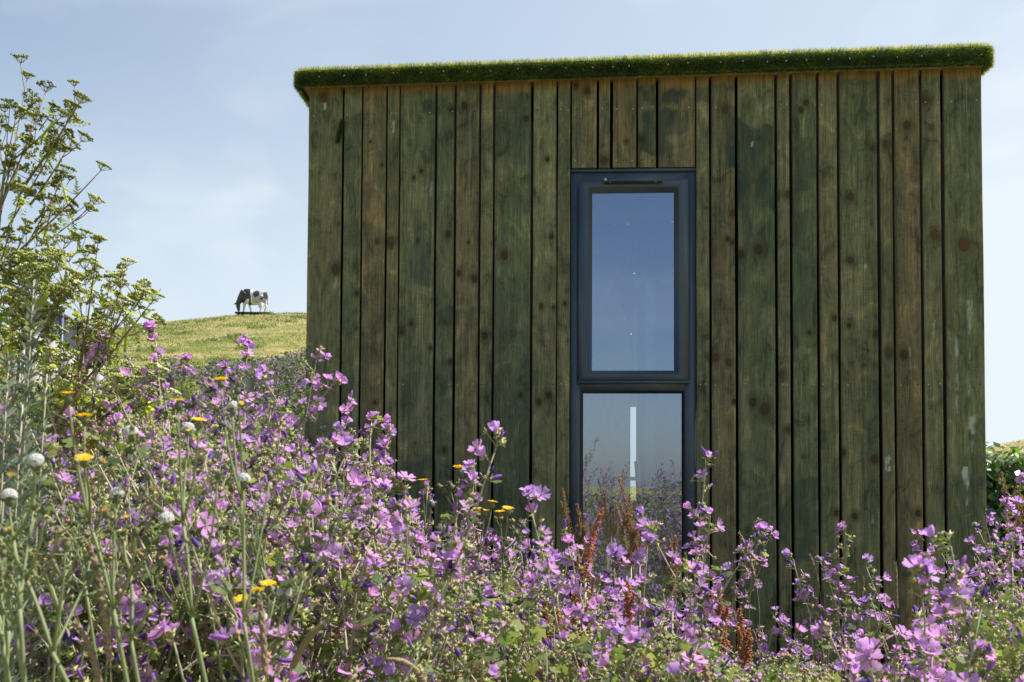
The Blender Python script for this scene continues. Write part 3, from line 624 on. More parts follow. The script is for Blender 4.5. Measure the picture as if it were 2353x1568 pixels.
fl=empty('fairy_lights',wp(1457,629,.8)); tag(fl,'thin string of tiny warm lamps hanging inside behind the upper pane','string lights')
b0_=np.array(fl.location); pts=[(1440,560),(1457,629),(1478,668),(1500,703),(1478,742),(1450,768),(1465,790),(1488,806),(1490,850)]
g=MB(); P=[wp(a,b,.8)-b0_ for a,b in pts]; g.tube(P,.0008,M_gask,k=3); g.build('wire',fl)
for k in (1,3,5,7):
    g=MB(); g.tube([P[k]+np.array([0,-.002,.004]),P[k]+np.array([0,-.002,0]),P[k]+np.array([0,-.002,-.004])],[.001,.0032,.001],M_lamp,k=6); g.build('bulb',fl)
# folded white step ladder leaning inside
g=MB(); e=wp(1455,1180,1.3); e[2]=ZB
for dx in (-.10,.12):
    g.tube([(dx,0,0),(dx*.7-.02,.35,1.35)],.016,M_white,k=6)
for k in range(5):
    f=.12+k*.2; g.box(-.09*(1-.2*f)-.02*f,.11*(1-.2*f)-.02*f,.35*f-.03,.35*f+.04,1.35*f-.01,1.35*f+.012,M_white)
tag(g.build('step_ladder',None,e),'small white step ladder leaning inside the cabin','ladder')
#@@PLANTS@@
# ------------------------------------------------------------------ plant pieces
def petal_flower(lift, nar=1.0, npet=5, skip=()):
    cols=np.linspace(-1,1,7); rows=np.array([0,.3,.62,.86,1.0]); wid=np.array([.09,.25,.45,.54,.38])*nar
    V=[];Q=[];A=[];n=0
    for k in range(npet):
        if k in skip: continue
        ph=k*2*pi/npet+.08*sin(k*7); lf=lift*(1+.25*sin(k*3.1))
        for r,w in zip(rows,wid):
            for c in cols:
                rad=r*(1-.13*(1-abs(c))*(r>.9)) ; rad=rad*(1-.05*abs(c)*(r>.5))
                x=rad*cos(lf*(.5+.5*r)); z=rad*sin(lf*(.5+.5*r))+.10*(c*c)*r*w-.06*r**3
                y=c*w*.62
                V.append((x*cos(ph)-y*sin(ph),x*sin(ph)+y*cos(ph),z))
                A.append((1.0 if int(round((c+1)*3))%2==1 else 0.0)*(.75-.45*r)+(.35 if r<.1 else 0))
        for i in range(4):
            for j in range(6):
                a=n+i*7+j; Q.append((a,a+1,a+8,a+7))
        n+=35
    return np.array(V),[],np.array(Q),np.array(A)
FLOW=[petal_flower(.25),petal_flower(.55),petal_flower(.85,.95),petal_flower(1.15,.85),petal_flower(.6,1,5,(2,)),petal_flower(.4,.9,5,(0,3))]
def rolled():
    V=[];Q=[];k=5; zs=[0,.25,.6,.9,1]; rs=[.09,.13,.15,.10,.03]
    for i,(z,r) in enumerate(zip(zs,rs)):
        for j in range(k):
            a=j*2*pi/k+z*1.6; rr_=r*(1+.35*(j%2)); V.append((rr_*cos(a)+.06*z*z,rr_*sin(a),z))
    for i in range(4):
        for j in range(k): Q.append((i*k+j,i*k+(j+1)%k,(i+1)*k+(j+1)%k,(i+1)*k+j))
    return np.array(V),[],np.array(Q),np.zeros(len(V))
ROLL=rolled()
def calyx():
    V=[(0,0,-.25)];T=[];k=5
    for j in range(k):
        a=j*2*pi/k; b=(j+.5)*2*pi/k
        V+= [(.55*cos(a),.55*sin(a),.05),(.95*cos(b),.95*sin(b),.75)]
    V.append((0,0,.35)); 
    for j in range(k):
        a=1+2*j; b=2+2*j; c=1+2*((j+1)%k); T+=[(0,c,a),(a,c,b),(a,b,11),(b,c,11)]
    return np.array(V,float),np.array(T),[],np.zeros(12)
CAL=calyx()
def mleaf(npt=20,lobes=5):
    V=[(0,0,0)];T=[]
    for ring_ in (.55,1.0):
        for i in range(npt):
            a=-pi*.86+i*(2*pi*.86)/(npt-1); l=cos(a*lobes/1.72/1.0*1.0*.86*1.0)  # lobes
            r=(.80+.20*abs(cos(a*2.9)))*(1-.10*abs(a)/pi)
            if ring_<1: r=r*.55
            else: r=r*(1+.05*(i%2))
            V.append((r*cos(a),r*sin(a),.13*abs(cos(a*2.9))*r-.12*r*r+.05*sin(a*5)*(ring_==1)))
    for i in range(npt-1):
        a=1+i; b=2+i; c=1+npt+i; T+=[(0,a,b)]; T+=[(a,c,c+1),(a,c+1,b)]
    A=[0]+[0]*(2*npt)
    return np.array(V),np.array(T),[],np.array(A,float)
LEAF=mleaf(); LEAFS=mleaf(11)
def randdir(r,up=.0):
    v=r.normal(size=3); v/=np.linalg.norm(v); v[2]+=up; return v/np.linalg.norm(v)
def mallow_geo(Ht, seed, detail=1, flw=.125, spread=1.0, bare=0.0):
    r=np.random.default_rng(seed); st=MB(); fo=MB(); bu=fo; fl=[]
    def node(p,d,az,rel,cluster,top=False):
        o=np.array([cos(az),sin(az),.15]); o-=d*np.dot(o,d)*.3; o/=np.linalg.norm(o)
        if r.random()<.8-.3*bare:
            pl=(.012+.065*(1-rel)**1.3)*r.uniform(.7,1.3); sz=(.010+.019*(1-rel)**1.1)*r.uniform(.7,1.25)
            dd=o+np.array([0,0,r.uniform(.1,.7)]); dd/=np.linalg.norm(dd); e=p+dd*pl
            if pl>.02: st.tube([p,p+dd*pl*.5+np.array([0,0,.003]),e],[.0012,.001,.0008],M_stem,k=3,b=r.uniform(.2,.8),cap=False)
            nrm=np.array([o[0]*r.uniform(-.2,.7),o[1]*r.uniform(-.2,.7),1])+r.normal(0,.35,3); nrm/=np.linalg.norm(nrm)
            xx_=o-nrm*np.dot(o,nrm); xx_/=np.linalg.norm(xx_)+1e-9; Rm=np.stack([xx_,np.cross(nrm,xx_),nrm],1)
            fo.tmpl(LEAF if detail and sz>.016 else LEAFS,Rm,e,sz,M_leaf,np.clip(r.normal(.45,.28),0,1))
        for _ in range(cluster):
            dd=o*.75+np.array([0,0,.55])+d*.4*top+r.normal(0,.42,3); dd/=np.linalg.norm(dd); pl=r.uniform(.007,.030)*(1 if not top else .6)
            e=p+dd*pl
            if pl>.012: st.tube([p,e],[.0008,.0007],M_stem,k=3,b=.5,cap=False)
            q=r.random(); face=dd+r.normal(0,.35,3)+np.array([0,0,.25]); face/=np.linalg.norm(face)
            cs=r.uniform(.0048,.0074); fo.tmpl(CAL,frame(face,r.uniform(0,6)),e,cs,M_calyx,np.clip(r.normal(.5,.25),0,1))
            if q<flw*(.55+.9*rel) and rel>.15: fl.append((e+face*.003,frame(face,r.uniform(0,6)),r.uniform(.0145,.0195),r.integers(0,6)))
            elif q<flw+.25: bu.tmpl(ROLL,frame(face+r.normal(0,.25,3),r.uniform(0,6)),e+face*.002,r.uniform(.011,.020),M_bud,np.clip(r.normal(.45,.3),0,1))
    def shoot(p0,d0,Ln,r0,start,rel0,rel1,step):
        n=max(4,int(Ln/.05)); P=[p0]; d=np.array(d0,float)
        for i in range(n):
            d=d+r.normal(0,.05,3)+np.array([0,0,.10 if d[2]<.9 else .01]); d/=np.linalg.norm(d); P.append(P[-1]+d*Ln/n)
        P=np.array(P); R_=np.linspace(r0,.0011,len(P)); st.tube(P,R_,M_stem,k=5 if detail else 4,b=r.uniform(.2,.8))
        s=start; az=r.uniform(0,6)
        while s<Ln:
            f=s/Ln*n; i=min(int(f),n-1); p=P[i]+(P[i+1]-P[i])*(f-i); dd=P[i+1]-P[i]; dd/=np.linalg.norm(dd)
            rel=rel0+(rel1-rel0)*s/Ln; az+=2.4
            node(p,dd,az,rel,int(r.integers(2,5)+(rel>.55)),False)
            s+=step*(1.25-.65*rel)*r.uniform(.7,1.3)
        node(P[-1],d,az,1.0,int(r.integers(4,8)),True)
        return P
    lean=r.normal(0,.07,3); P=shoot(np.zeros(3),(lean[0],lean[1],1),Ht,.0042,Ht*.42,.25,1,.046)
    nb=int(r.integers(4,7)); az=r.uniform(0,6)
    for k in range(nb):
        f=r.uniform(.35,.80); i=int(f*(len(P)-1)); az+=2.4; o=np.array([cos(az)*spread,sin(az)*spread,r.uniform(.55,1.1)])
        Lb=min(.42,(1-f)*Ht*.85+.05)*r.uniform(.6,1); shoot(P[i],o/np.linalg.norm(o),Lb,.0023,Lb*.25,.35,.95,.042)
    return st,fo,P[-1],fl
def fmesh():
    out=[]
    for t in FLOW:
        m=MB(); m.add(t[0],t[1],t[2],M_petal,t[3],.5)
        m.tube([(0,0,0),(0,0,.16),(0,0,.30)],[.05,.07,.04],M_humb,k=5,b=.95); out.append(m.mesh('flower',True))
    return out
FMESH=fmesh()
HTS=[.62,.8,1.0,1.2,1.4,1.6]
PRO={}
def proto(ht,sd,near):
    k=(ht,sd,near)
    if k not in PRO:
        st,fo,bu,fl=mallow_geo(ht,int(ht*100)*10+sd,1 if near else 0)
        a=st.mesh('stem'); b=fo.mesh('foliage'); c=bu; f=None
        if not near:
            m=MB()
            for (p,R_,s_,v) in fl: t=FLOW[v]; m.add((t[0]*s_)@R_.T+p,t[1],t[2],M_petal,t[3],np.random.default_rng(int(abs(p[0])*1e5)%99999).uniform(0,1))
            f=m.mesh('blossom',True)
        PRO[k]=(a,b,c,fl,f)
    return PRO[k]
def put_mallow(tip, label, group=None, near=True, protos=None, rz=None, name='mallow'):
    """stand a mallow on the ground so that its top reaches `tip`"""
    x,y,z=tip; gz=float(gh(x,y)); h=z-gz
    if h<.3: return None
    if protos is None:
        ht=min(HTS,key=lambda q:abs(q-h)); sd=int(rng.integers(0,4)); pr=proto(ht,sd,near)
    else: ht,pr=protos
    s_=h/float(pr[2][2]); o=empty(name,(x,y,gz),rng.uniform(0,6.28) if rz is None else rz); s3=float(np.clip(s_,.85,1.2)); o.scale=(s3,s3,s_)
    # shift so that the leaning tip is where it should be
    tag(o,label,'mallow plant',group)
    link('stem',pr[0],o); link('foliage',pr[1],o)
    if pr[4] is not None and not near: link('blossom',pr[4],o)
    else:
        for (p,R_,fs,v) in pr[3]:
            f=link('flower',FMESH[v],o); M=Matrix(R_.tolist()).to_4x4(); f.matrix_local=Matrix.Translation(Vector(p))@M@Matrix.Scale(fs,4)
    return o
EX=np.array([-60,0,100,200,300,400,500,600,700,760,850,900,1000,1100,1200,1300,1400,1500,1600,1700,1800,1900,2000,2060,2100,2200,2300,2420])
EYY=np.array([930,935,900,880,880,890,900,915,960,1030,1080,1130,1190,1190,1225,1290,1320,1330,1340,1370,1350,1370,1500,1540,1480,1370,1270,1200])
def env(x): return np.interp(x,EX,EYY)+30*sstep(1150,1350,x)*sstep(2250,2100,x)+12
# ---- mallows that stand out one by one
HERO=[
 (742,812,2.1,'tall mallow whose lilac top rises against the left edge of the cabin'),
 (572,798,2.3,'mallow spire with a full pink tip rising in front of the hill below the cow'),
 (358,768,2.0,'mallow with dark unopened buds at its tip beside the green umbels'),
 (232,795,1.9,'pale mauve mallow standing in front of the grey hut'),
 (428,832,2.5,'mallow with one wide open flower beside the gap in the far thicket'),
 (800,932,2.3,'mallow whose open bloom leans across the second cladding board'),
 (862,966,2.2,'thin mallow with closed buds before the third cladding board'),
 (892,1035,2.0,'bushy mallow top just right of the thin closed bud one'),
 (1092,1082,2.2,'mallow with a violet bloom right of the big yellow flower head'),
 (950,1140,1.9,'mallow with a large pink bloom below the lone yellow flower head'),
 (845,1085,1.7,'large flowered pink mallow low left of the yellow flower heads'),
 (1215,1150,1.7,'mallow with a drooping pink bloom and knobbly tip left of the window'),
 (1490,1222,1.8,'mallow crowned with pale buds in front of the lower pane'),
 (1622,1062,2.1,'tallest mallow right of the window, reaching up its frame'),
 (1748,1200,3.7,'shaded bluish mallow close to the cladding right of the window'),
 (1942,1218,2.6,'slim mallow with a small pink tip before the dark boards'),
 (1822,1285,2.6,'mallow with star shaped flowers between the shaded one and the slim one'),
 (1885,1290,3.6,'small shaded mallow tucked against the boards behind its neighbours'),
 (2185,1255,1.25,'nearest mallow with furled buds and large blooms at the right'),
 (2112,1325,1.2,'near mallow with the largest pink blooms in front of the boards'),
 (2255,1395,1.25,'near mallow with big pink petals low before the right corner of the cabin'),
 (2262,1190,2.7,'mallow brushing the right corner of the cabin'),
 (2345,1105,3.0,'tall mallow in front of the evergreen hedge'),
 (2310,1165,2.6,'mallow between the cabin corner one and the hedge one'),
 (1300,1235,2.0,'mallow with scalloped leaves under the drooping pink bloom'),
 (1410,1285,1.9,'mallow in front of the red dock spike'),
 (1585,1325,1.7,'mallow at the foot of the window frame'),
 (2060,1475,1.6,'low mallow where the dark boards run down behind'),
 (1905,1455,1.5,'low mallow with a bud tip under the slim one'),
 (650,868,2.6,'mallow against the thicket just left of the cabin'),
 (520,850,2.6,'mallow between the pink spire and the one with the wide bloom'),
 (300,842,2.3,'mallow between the dark budded one and the grey hut'),
]
for k,(px_,py_,d_,lb) in enumerate(HERO):
    pt=at(px_,py_,d_); h=pt[2]-float(gh(pt[0],pt[1]))
    st,fo,bu,fl=mallow_geo(h,5000+k*17,1,flw=.24,spread=.8)
    # straighten: bring the tip over the requested point
    tipx=bu[:2]*float(np.clip(h/bu[2],.85,1.2))
    pr=(st.mesh('stem'),fo.mesh('foliage'),bu,fl,None)
    put_mallow((pt[0]-tipx[0],pt[1]-tipx[1],pt[2]),lb,None,True,(h,pr),rz=0.0)
# ---- the bank of mallows
nn=0; tries=0
def inside_cabin(x,y,mrg=.16):
    q=np.array([x,y,0])-O0; u=np.dot(q,UX); v=np.dot(q,VN); return (uL-mrg<u<uR+mrg) and v>-mrg
while nn<268 and tries<6000:
    tries+=1
    q=rng.random()
    d_=1.25+2.05*rng.random()**.9 if q<.82 else rng.uniform(3.0,4.3)
    px_=rng.uniform(-70,2420); e_=env(px_)
    if px_>1550 and px_<2180 and rng.random()<.5: continue
    deep=(d_-1.1)/2.4
    py_=e_+rng.uniform(5,60)+max(0,(1-deep))*rng.uniform(0,330)
    if d_>3: py_=e_+rng.uniform(0,50)
    if py_>1640: continue
    pt=at(px_,py_,d_)
    if inside_cabin(pt[0],pt[1]): continue
    reg='left of the cabin' if px_<700 else ('before the left half of the cabin' if px_<1310 else ('around the foot of the window' if px_<1640 else ('before the right half of the cabin' if px_<2180 else 'at the right corner by the hedge')))
    lb={'left of the cabin':'mauve flowered mallow in the dense bank left of the cabin',
        'before the left half of the cabin':'mauve flowered mallow in the bank before the left half of the cabin',
        'around the foot of the window':'mauve flowered mallow in the bank around the foot of the window',
        'before the right half of the cabin':'mauve flowered mallow in the low growth before the right half of the cabin',
        'at the right corner by the hedge':'mauve flowered mallow in the clump between cabin corner and hedge'}[reg]
    if put_mallow(pt,lb,'mallows '+reg,near=d_<2.1): nn+=1
print('mallows',nn,tries)
for k in range(80):
    y_=-rng.uniform(.9,3.6); x_=rng.uniform(-1.1,1.3)*(1+abs(y_)*.1); z_=float(gh(x_,y_))+rng.uniform(1.2,1.5)+(.30 if x_<.1 else .05)
    put_mallow((x_,y_,z_),'mauve flowered mallow seen only mirrored in the lower window pane','mallows mirrored in the window',near=False)
# ---- undergrowth: leaves, husks and stalks nobody could count
g=MB(); r=rng
n=34000; cnt=0
ds=1.5+2.8*r.random(n); pxs_=r.uniform(-80,2430,n)
ey=env(pxs_)+55+20*(pxs_>700); gx=ds*(pxs_-W/2)/F
LB=LEAFS
for k in range(n):
    d_=ds[k]; e_=ey[k]+ (40 if 1650<pxs_[k]<2200 else 0); ztop_=at(pxs_[k],e_+60*r.random(),d_)[2]; x_=gx[k]; z0_=float(gh(x_,d_))
    if inside_cabin(x_,d_,.05) or ztop_<z0_+.05: continue
    z_=ztop_-(ztop_-max(z0_,at(pxs_[k],1650,d_)[2]))*r.random()**.8; p=np.array([x_,d_,z_]); q=r.random()
    if q<.38: g.tmpl(LB,frame(randdir(r,.8),r.uniform(0,6)),p,r.uniform(.007,.018),M_leaf,np.clip(r.normal(.62,.3),0,1))
    elif q<.77:
        for _ in range(4): g.tmpl(CAL,frame(randdir(r,.5),r.uniform(0,6)),p+r.normal(0,.010,3),r.uniform(.003,.0062),M_calyx,np.clip(r.normal(.55,.28),0,1))
    elif q<.775: t_=FLOW[int(r.integers(2,6))]; g.tmpl(t_,frame(randdir(r,.4),0),p,r.uniform(.011,.018),M_petal,r.uniform(0,1))
    elif q<.87: g.tmpl(ROLL,frame(randdir(r,.8),0),p,r.uniform(.009,.018),M_bud,r.uniform(0,1))
    else:
        dd=randdir(r,1.6); L_=r.uniform(.06,.22); g.tube([p-dd*L_,p+r.normal(0,.004,3)],[.0017,.001],M_stem,k=3,b=r.uniform(0,1),cap=False)
tag(g.build('undergrowth'),'tangle of seed husks, leaves and dry stalks under the mallows','undergrowth',kind='stuff')
# ---- litter on the soil so that no bare ground shows between the stems
g=MB(); n=16000
ds=r.uniform(.9,5.6,n); x_=ds*(r.uniform(-120,2480,n)-W/2)/F; Pp=np.stack([x_,ds,gh(x_,ds)],1)
keep=np.array([not inside_cabin(a,b,.03) for a,b in zip(x_,ds)]); Pp=Pp[keep]; n=len(Pp)
blades(g,Pp,np.stack([r.normal(0,.3,n),r.normal(0,.3,n),np.ones(n)],1),r.uniform(.15,.6,n),r.uniform(.002,.005,n),M_hgr,np.clip(r.normal(.4,.25,n),0,1))
tag(g.build('long_grass'),'long grass blades growing between the mallow stems','grass',kind='stuff')
# ---- far thicket left of the cabin
g=MB()
def spikes(n,pxr,dr,yfun,frac_pet,bmean,pts=190,wid=.15,leafs=(.010,.024)):
    for _ in range(n):
        px_=r.uniform(*pxr); d_=r.uniform(*dr); t=at(px_,yfun(px_)+r.uniform(0,26)**1.0,d_); z0_=float(gh(t[0],t[1])); hh_=max(.3,t[2]-z0_)
        m_=pts; f=r.random(m_)**.6; w=wid*(1.08-f)**.6
        P=np.stack([t[0]+r.normal(0,1,m_)*w,t[1]+r.normal(0,1,m_)*w,z0_+f*hh_],1)
        s1=r.normal(size=(m_,3)); s1/=np.linalg.norm(s1,axis=1,keepdims=True); s2=np.cross(s1,r.normal(size=(m_,3))); s2/=np.linalg.norm(s2,axis=1,keepdims=True)
        sz=r.uniform(*leafs,m_)[:,None]; pet=(r.random(m_)<frac_pet*(.35+f))
        V=np.stack([P-s1*sz,P-s2*sz*.6,P+s1*sz,P+s2*sz*.6],1)
        for msk,mat,bb in ((pet,M_petal,r.uniform(0,.7,m_)),(~pet,M_far,np.clip(r.normal(bmean,.22,m_),0,1))):
            v=V[msk].reshape(-1,3); k_=len(v)//4; mat=M_fpet if mat is M_petal else mat
            if k_: g.add(v,None,np.arange(k_)[:,None]*4+np.arange(4)[None],mat,.15,np.repeat(bb[msk],4))
spikes(170,(225,445),(9,13),lambda x:np.interp(x,[225,330,400,445],[850,838,812,850]),.22,.20)
spikes(260,(455,760),(9,13),lambda x:np.interp(x,[455,480,560,640,700,760],[868,832,818,815,795,800]),.24,.12)
spikes(90,(405,480),(8.5,12),lambda x:np.interp(x,[405,440,480],[860,872,880]),.0,.95)
spikes(60,(405,470),(12,15),lambda x:810+abs(x-430)*.6,.0,.8)
spikes(150,(225,760),(7,9),lambda x:900,.12,.2)
spikes(120,(-60,225),(6,9),lambda x:900,.05,.6)
tag(g.build('distant_thicket'),'hazy bank of faded mauve mallows and green scrub at the foot of the hill','thicket',kind='stuff')

g=MB(); n=14000
x_=rng.uniform(-9,9,n); y_=-rng.uniform(6.5,10,n); zz_=gh(x_,y_)+rng.random(n)**.6*(.95+.35*fbm(x_*1.1,y_)); P=np.stack([x_,y_,zz_],1)
s1=rng.normal(size=(n,3)); s1/=np.linalg.norm(s1,axis=1,keepdims=True); s2=np.cross(s1,rng.normal(size=(n,3))); s2/=np.linalg.norm(s2,axis=1,keepdims=True); sz=rng.uniform(.03,.07,n)[:,None]
V=np.stack([P-s1*sz,P-s2*sz*.6,P+s1*sz,P+s2*sz*.6],1).reshape(-1,3)
g.add(V,None,np.arange(n)[:,None]*4+np.arange(4)[None],M_far,0,np.repeat(np.clip(rng.normal(.1,.15,n),0,1),4))
tag(g.build('filler_thicket'),'dark low scrub added behind the camera to darken the reflection in the lower window pane','thicket',kind='stuff')  # unseen scrub, added so the ground reflected in the pane turns dark
# ---- generic branching plants laid out from fork and tip points
def bez(a,b,bend,n=7):
    a=np.asarray(a);b=np.asarray(b); t=np.linspace(0,1,n)[:,None]; c=(a+b)/2+bend
    return (1-t)**2*a+2*t*(1-t)*c+t*t*b
def umbel(m, p, d, size, b, dense=1.0, seedy=True):
    """compound umbel: rays ending in small umbellets"""
    Rm=frame(d,r.uniform(0,6)); n=int(r.integers(7,11)*dense)
    for k in range(n):
        a=k*2.4; q=.25+.75*((k+.5)/n)**.5; v=np.array([cos(a)*q*.75,sin(a)*q*.75,.75-.22*q]); e=p+Rm@v*size*r.uniform(.85,1.1)
        m.tube([p,(p+e)/2+Rm@np.array([0,0,-.06*size]),e],[.0007,.0006,.0005],M_hstem,k=3,b=.45,cap=False)
        m2=int(r.integers(5,8)); us=size*.26
        for j in range(m2):
            a2=j*2.4; q2=((j+.5)/m2)**.5; v2=Rm@np.array([cos(a2)*q2,sin(a2)*q2,.6]); c=e+v2*us*r.uniform(.7,1.2)
            m.add([e,e+np.array([.0007,0,0]),c],[(0,1,2)],None,M_hstem,0,.5)
            s_=r.uniform(.0018,.0031); m.tmpl(DOT,frame(randdir(r),0),c,s_,M_humb,np.clip(r.normal(b,.15),0,1))
DOT=(np.array([(1,0,0),(-1,0,0),(0,1,0),(0,-1,0),(0,0,1),(0,0,-1.)]),np.array([(0,2,4),(2,1,4),(1,3,4),(3,0,4),(2,0,5),(1,2,5),(3,1,5),(0,3,5)]),[],np.zeros(6))
def feather(m,p,d,L_,b):
    """small cut leaf"""
    d=np.asarray(d,float); d/=np.linalg.norm(d); s1=np.cross(d,randdir(r)); s1/=np.linalg.norm(s1)
    n=6
    for k in range(n):
        f=(k+.5)/n; q=p+d*L_*f
        for sg in (-1,1):
            e=q+(s1*sg*.8+d*.6)*L_*.34*(1.1-f)*r.uniform(.7,1.2)+r.normal(0,.06,3)*L_*.5; w=np.cross(d,s1)*L_*.05+d*L_*.05
            m.add([q-w,q+w,e+w*.5,e-w*.5],None,[(0,1,2,3)],M_hleaf,0,b)
def hemlock(name_label, depth, stem_px, branches, group, b=.5, usz=.028, dens=.5):
    """stem_px: list of pixels up the main stem; branches: (start_px, end_px, [umbel offsets])"""
    P=[at(a,c,depth) for a,c in stem_px]; base=P[0].copy(); gz=float(gh(base[0],base[1])); base[2]=gz
    root=empty('hemlock',base); tag(root,name_label,'hemlock plant',group); B0=base
    m=MB(); pts=np.array([base]+P)-B0; R_=np.linspace(.009,.0022,len(pts)); m.tube(pts,R_,M_hstem,k=6,b=.8)
    lf=MB(); um=[]
    for (s_,e_,n_) in branches:
        a=at(s_[0],s_[1],depth+r.uniform(-.06,.06)); dz=r.uniform(-.16,.16); c=at(e_[0],e_[1],depth+dz)
        bp=bez(a,c,np.array([.0,0,-.04*np.linalg.norm(c-a)]),8)-B0; L_=np.linalg.norm(c-a)
        m.tube(bp,np.linspace(.0030 if L_>.2 else .0018,.0009,8),M_hstem,k=4,b=r.uniform(.6,1))
        um.append((bp[-1],np.array([(c-a)[0]*.6/L_,0,.9])))
        for k in range(int(n_*dens)):
            f=r.uniform(.25,.97); i=min(int(f*7),6); q=bp[i]+(bp[i+1]-bp[i])*(f*7-i)
            o=np.array([r.normal(0,.6),r.normal(0,.6),r.uniform(.3,1.1)]); o/=np.linalg.norm(o); L2=r.uniform(.025,.06); e=q+o*L2
            m.tube(bez(q,e,np.array([0,0,-.006]),4),[.0012,.001,.0009,.0007],M_hstem,k=3,b=r.uniform(.4,1),cap=False); um.append((e,o+np.array([0,0,.5])))
            for _ in range(1+int(dens>.9)): feather(lf,q+r.normal(0,.01,3)*(dens>.9),randdir(r,-.1),r.uniform(.025,.055+.03*(dens>.9)),r.uniform(0,1))
    m.build('stem',root)
    u_=MB(); usz=usz*.88
    for (p,d) in um: umbel(u_,p,d/np.linalg.norm(d),usz*r.uniform(.65,1.15),np.clip(b+r.normal(0,.12)+(.4 if r.random()<.07 else 0),0,1))
    u_.build('umbel',root)
    if lf.V: lf.build('foliage',root)
HG='hemlock plants at the left edge'
hemlock('tallest hemlock at the left edge, its dark seed heads against the sky',2.1,[(-14,1100),(-12,800),(-5,520),(12,380)],
 [((-5,520),(62,182),6),((12,380),(38,262),5),((4,470),(105,212),10),((20,375),(140,270),12),((-5,560),(170,252),14),((60,420),(182,238),10),((30,470),(120,330),12),((-10,640),(48,440),9),((-5,560),(22,250),8),((12,395),(-10,300),6),((90,300),(120,255),5),((70,470),(150,350),8)],HG,.30,.024,.5)
hemlock('hemlock with a long thin branch reaching right above the hazy cloud',2.0,[(-35,1100),(-30,850),(-8,690)],
 [((-8,690),(120,600),9),((60,565),(160,415),5),((40,580),(232,392),13),((100,560),(215,470),8),((110,470),(165,500),6),((60,565),(150,400),5),((95,565),(138,405),4),((-5,680),(60,520),8),((-8,690),(20,590),8),((150,590),(220,560),6)],HG,.35,.021,.45)
hemlock('leafy yellow green hemlock filling the left edge above the mugwort',1.85,[(20,1200),(30,980),(45,820)],
 [((45,820),(20,640),16),((45,820),(70,600),16),((60,760),(150,560),14),((40,860),(160,640),16),((50,800),(195,590),12),((30,900),(-20,700),16),((60,780),(110,640),16),((30,920),(10,780),16),((40,900),(120,740),18),((45,850),(-10,620),14),((60,700),(60,540),10),((80,740),(215,620),10)],HG,.62,.023,.62)
hemlock('wide hemlock whose lowest arm spreads right over the grey hut',1.95,[(60,1250),(95,1060),(130,960),(200,870)],
 [((130,960),(345,640+60),12),((200,870),(352,690),14),((235,820),(290,612),11),((235,820),(285,700),12),((180,880),(225,560),8),((180,880),(200,700),14),((150,930),(240,780),12),((130,960),(110,820),14),((260,760),(330,680),10),((240,800),(345,745),9),((220,830),(252,650),10),((100,1050),(360,860),7),((110,1000),(330,870),8),((200,860),(180,640),12),((100,1040),(60,900),12),((95,1060),(180,900),10),((150,930),(180,790),14)],HG,.60,.023,.42)
hemlock('low hemlock half sunk in the mallows in front of the grey hut',2.3,[(150,1300),(160,1100),(170,1000)],
 [((170,1000),(110,900),12),((170,1000),(180,880),12),((165,1050),(250,900),10),((165,1050),(80,950),12),((170,1000),(140,840),12),((165,1080),(210,960),12),((170,1000),(370,860),9),((200,960),(395,910),6)],HG,.68,.023,1.0)
# mugwort: silver green leafy wands
def mugwort(label,depth,base_px,tip_px,n=190):
    t=at(*tip_px,depth); b0_=at(*base_px,depth); b0_[2]=float(gh(b0_[0],b0_[1])); root=empty('mugwort',b0_); tag(root,label,'mugwort plant','mugwort wands at the left edge')
    P=bez(np.zeros(3),t-b0_,np.array([-.02,0,0]),12); m=MB(); m.tube(P,np.linspace(.0035,.001,12),M_stem,k=5,b=.95); m.build('stem',root); f_=MB()
    for k in range(n):
        f=.35+.65*(k/n); i=min(int(f*11),10); q=P[i]+(P[i+1]-P[i])*(f*11-i); a=k*2.4
        o=np.array([cos(a),sin(a),.95]); L_=(.055*(1.05-f)+.014)*r.uniform(.8,1.2)
        for _ in range(3):
            d=o+r.normal(0,.35,3); d/=np.linalg.norm(d); e=q+d*L_; s_=np.cross(d,randdir(r)); s_/=np.linalg.norm(s_); w=.0018+.0012*(1-f)
            f_.add([q-s_*w*.5,q+s_*w*.5,q+d*L_*.6+s_*w,q+d*L_*.6-s_*w,e],[(3,2,4)],[(0,1,2,3)],M_mug,0,r.uniform(0,1))
    f_.build('foliage',root)
mugwort('tallest silver green mugwort wand in front of the hemlock',1.35,(40,1150),(78,650))
mugwort('second mugwort wand leaning out of frame at the left',1.3,(5,1200),(20,820),150)
mugwort('short mugwort wand right of the tallest one',1.4,(70,1200),(108,860),120)
mugwort('low mugwort wand in front of the tallest one',1.2,(20,1250),(52,930),110)
